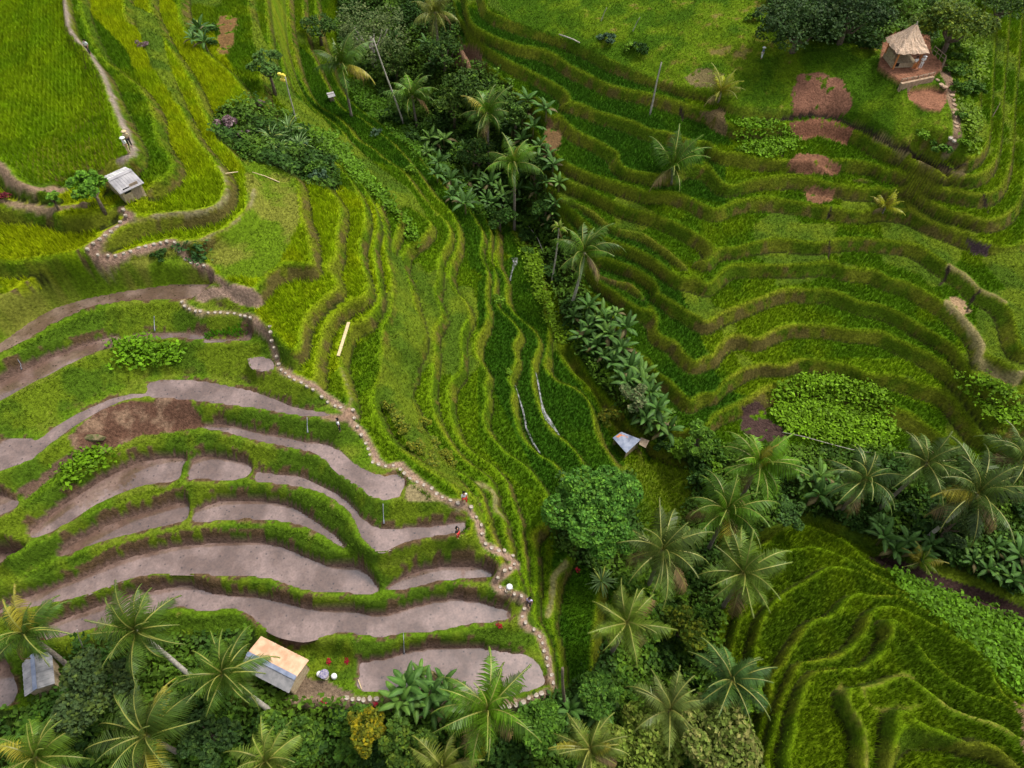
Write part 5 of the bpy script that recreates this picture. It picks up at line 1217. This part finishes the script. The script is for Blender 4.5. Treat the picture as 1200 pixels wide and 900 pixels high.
for s, wid in (("628,438 631,452 634,470 637,484 642,494 648,502 655,511", [.06, .10, .08, .22, .38, .25, .1]), ("604,453 608,466 613,482 617,503 625,520 633,532", [.06, .08, .10, .10, .10, .06]), ("603,303 604,309 600,318 598,330", [.4, .3, .12, .1])):
    p = P(s); w = [np.array(find(u, v)) for u, v in p]; V_ = []; F_ = []
    for i, q in enumerate(w):
        d = w[min(i+1, len(w)-1)]-w[max(0, i-1)]; n_ = np.array([-d[1], d[0], 0]); n_ /= np.linalg.norm(n_)
        for sgn in (1, -1):
            e = q+n_*wid[i]*sgn; V_.append((e[0], e[1], max(float(tz(e[0], e[1])), q[2])+.10))
    for i in range(len(w)-1): F_.append((2*i, 2*i+1, 2*i+3, 2*i+2))
    tag(build('water', [(V_, F_, 0)], [M_FOAM], None, True), kind='structure')
# the slipped block of turf
x, y, z = find(112, 515); r = np.random.default_rng(3)
V_ = [(p[0]*1.1*r.uniform(.6, 1.2), p[1]*.5*r.uniform(.6, 1.2), p[2]*.4*r.uniform(.8, 1.2)) for p in ICO_V]
tag(build('turf_block', [(V_, ICO_F, 0)], [noise_mat('torn_turf', (.06,.09,.02), (.22,.16,.09), 3, .95)], None, False, None, (x, y, z+.1)), 'broken block of bank lying in the slipped brown earth', 'earth block')

# ------------------------------------------------------------------ people
def skin(name, verts, edges, radii, mat, parent, loc=None):
    me = bpy.data.meshes.new(name); me.from_pydata(verts, edges, []); me.materials.append(mat)
    o = link(name, me, parent, loc)
    m = o.modifiers.new('skin', 'SKIN'); m.use_smooth_shade = True
    for i, r_ in enumerate(radii): me.skin_vertices[0].data[i].radius = r_ if hasattr(r_, '__len__') else (r_, r_)
    me.skin_vertices[0].data[0].use_root = True
    s_ = o.modifiers.new('sub', 'SUBSURF'); s_.levels = 1; s_.render_levels = 1
    return o
def person(u, v, lab, face, top, legs, head='hair', walk=.0, scale=1.):
    x, y, z = find(u, v); t = empty('person', (x, y, z), math.radians(face), scale); tag(t, lab, 'person')
    wk = walk
    vs_ = [(0, 0, .93), (0, 0, 1.15), (0, .0, 1.38), (0, .01, 1.50), (0, .03, 1.63), (-.10, 0, .90), (-.11, wk*.12+.02, .50), (-.11, wk*.05, .07), (-.11, wk*.05+.14, .04), (.10, 0, .90), (.11, -wk*.10+.02, .50), (.11, -wk*.22, .07), (.11, -wk*.22+.14, .04),
           (-.19, 0, 1.40), (-.25, -wk*.08, 1.14), (-.24, .08+wk*.05, .90), (-.24, .12+wk*.05, .80), (.19, 0, 1.40), (.25, wk*.08, 1.14), (.24, .10, .90), (.24, .14, .80)]
    es = [(0, 1), (1, 2), (2, 3), (3, 4), (0, 5), (5, 6), (6, 7), (7, 8), (0, 9), (9, 10), (10, 11), (11, 12), (2, 13), (13, 14), (14, 15), (15, 16), (2, 17), (17, 18), (18, 19), (19, 20)]
    rr = [(.13, .10), (.12, .09), (.13, .10), .055, (.095, .105), .085, .06, .042, .035, .085, .06, .042, .035, .055, .042, .032, .03, .055, .042, .032, .03]
    skin('body', vs_, es, rr, M_SKIN, t)
    skin('shirt', [(0, 0, .98), (0, 0, 1.15), (0, 0, 1.38), (0, .01, 1.46), (-.19, 0, 1.40), (-.245, -wk*.08, 1.16), (.19, 0, 1.40), (.245, wk*.08, 1.16)], [(0, 1), (1, 2), (2, 3), (2, 4), (4, 5), (2, 6), (6, 7)], [(.16, .125), (.145, .115), (.155, .125), .07, .075, .06, .075, .06], top, t)
    skin('trousers', [(0, 0, .95), (-.10, 0, .88), (-.11, wk*.12+.02, .50), (-.11, wk*.05, .16), (.10, 0, .88), (.11, -wk*.10+.02, .50), (.11, -wk*.22, .16)], [(0, 1), (1, 2), (2, 3), (0, 4), (4, 5), (5, 6)], [(.15, .12), .105, .08, .07, .105, .08, .07], legs, t)
    if head == 'hair': skin('hair', [(0, .0, 1.66), (0, -.03, 1.70), (0, -.05, 1.60)], [(0, 1), (0, 2)], [.11, .09, .08], M_HAIR, t)
    else:
        vv, ff = tube([(0, .01, 1.66), (0, .01, 1.70), (0, .01, 1.80)], [.26, .22, .07], 14); build('hat', [(vv, ff, 0)], [M_TAN if head == 'straw' else M_WHITE], t, True)
person(106, 64, 'person in a white shirt and dark trousers on the path beside the broad field', 160, M_WHITE, M_DARK, walk=1)
person(154, 173, 'person in a straw hat and tan shirt at the bend of the field path', 200, M_TAN, M_DARK, 'straw')
person(152, 180, 'person in white standing closest to the tin roofed field hut', 150, M_WHITE, M_TAN, 'white')
person(399, 505, 'person in black with a white top at the path junction on the spur', 120, M_WHITE, M_DARK)
person(545, 590, 'person in a red and white outfit on the spur path above the paddies', 200, M_WHITE, M_REDC, walk=1)
person(537, 630, 'person in black shirt and red trousers on the bund of the middle paddy', 240, M_DARK, M_REDC)
person(597, 697, 'person in white at the turn of the path above the second lowest paddy', 180, M_WHITE, M_TAN, 'white')
person(620, 710, 'person in a lilac shirt on the steep lower part of the path', 160, M_LILAC, M_DARK, walk=1)
person(1069, 82, 'person in a white shirt and orange sarong on the clay terrace, nearer the post', 190, M_WHITE, M_POST, scale=.95)
person(1077, 81.5, 'person dressed all in white on the clay terrace, right of the other visitor', 170, M_WHITE, M_WHITE, 'white')
person(892, 69, 'person in pale blue on the open hilltop grass', 90, M_BLUEC, M_WHITE, 'white', scale=.9)
print('built', round(time.time()-T0, 1))
# ------------------------------------------------------------------ camera, light, air
cam = bpy.data.cameras.new('camera'); cam.sensor_width = 36; cam.lens = FPX/1200*36; cam.clip_end = 8000; cam.clip_start = .5
co = bpy.data.objects.new('camera', cam); COL.objects.link(co); co.location = (0, 0, CAM_H); co.rotation_euler = (math.pi/2-PITCH, 0, 0); sc.camera = co
EL, AZ = math.radians(60), math.radians(62)      # azimuth from +Y towards +X
wd_ = bpy.data.worlds.new('World'); sc.world = wd_; wd_.use_nodes = True; nt = wd_.node_tree; bg = nt.nodes['Background']
sky = nt.nodes.new('ShaderNodeTexSky'); sky.sky_type = 'NISHITA'; sky.sun_disc = False; sky.sun_elevation = EL; sky.sun_rotation = AZ
sky.dust_density = 4.; sky.air_density = 1.
hs = nt.nodes.new('ShaderNodeHueSaturation'); hs.inputs['Saturation'].default_value = .35
nt.links.new(sky.outputs[0], hs.inputs['Color']); nt.links.new(hs.outputs[0], bg.inputs[0]); bg.inputs[1].default_value = .118
sl = bpy.data.lights.new('sun', 'SUN'); sl.energy = 1.5; sl.angle = math.radians(11); sl.color = (1, .95, .86)
so = bpy.data.objects.new('sun', sl); COL.objects.link(so)
from mathutils import Vector
dvec = Vector((math.sin(AZ)*math.cos(EL), math.cos(AZ)*math.cos(EL), math.sin(EL)))
so.rotation_euler = dvec.to_track_quat('Z', 'Y').to_euler(); so.location = dvec*150
sc.view_settings.view_transform = 'Standard'; sc.view_settings.look = 'None'; sc.view_settings.gamma = 1; sc.view_settings.exposure = EXPO if 'EXPO' in globals() else .94
sc.view_settings.use_curve_mapping = False
sc.cycles.max_bounces = 4; sc.cycles.diffuse_bounces = 2; sc.cycles.transparent_max_bounces = 4; sc.cycles.use_denoising = True
print('done', round(time.time()-T0, 1))
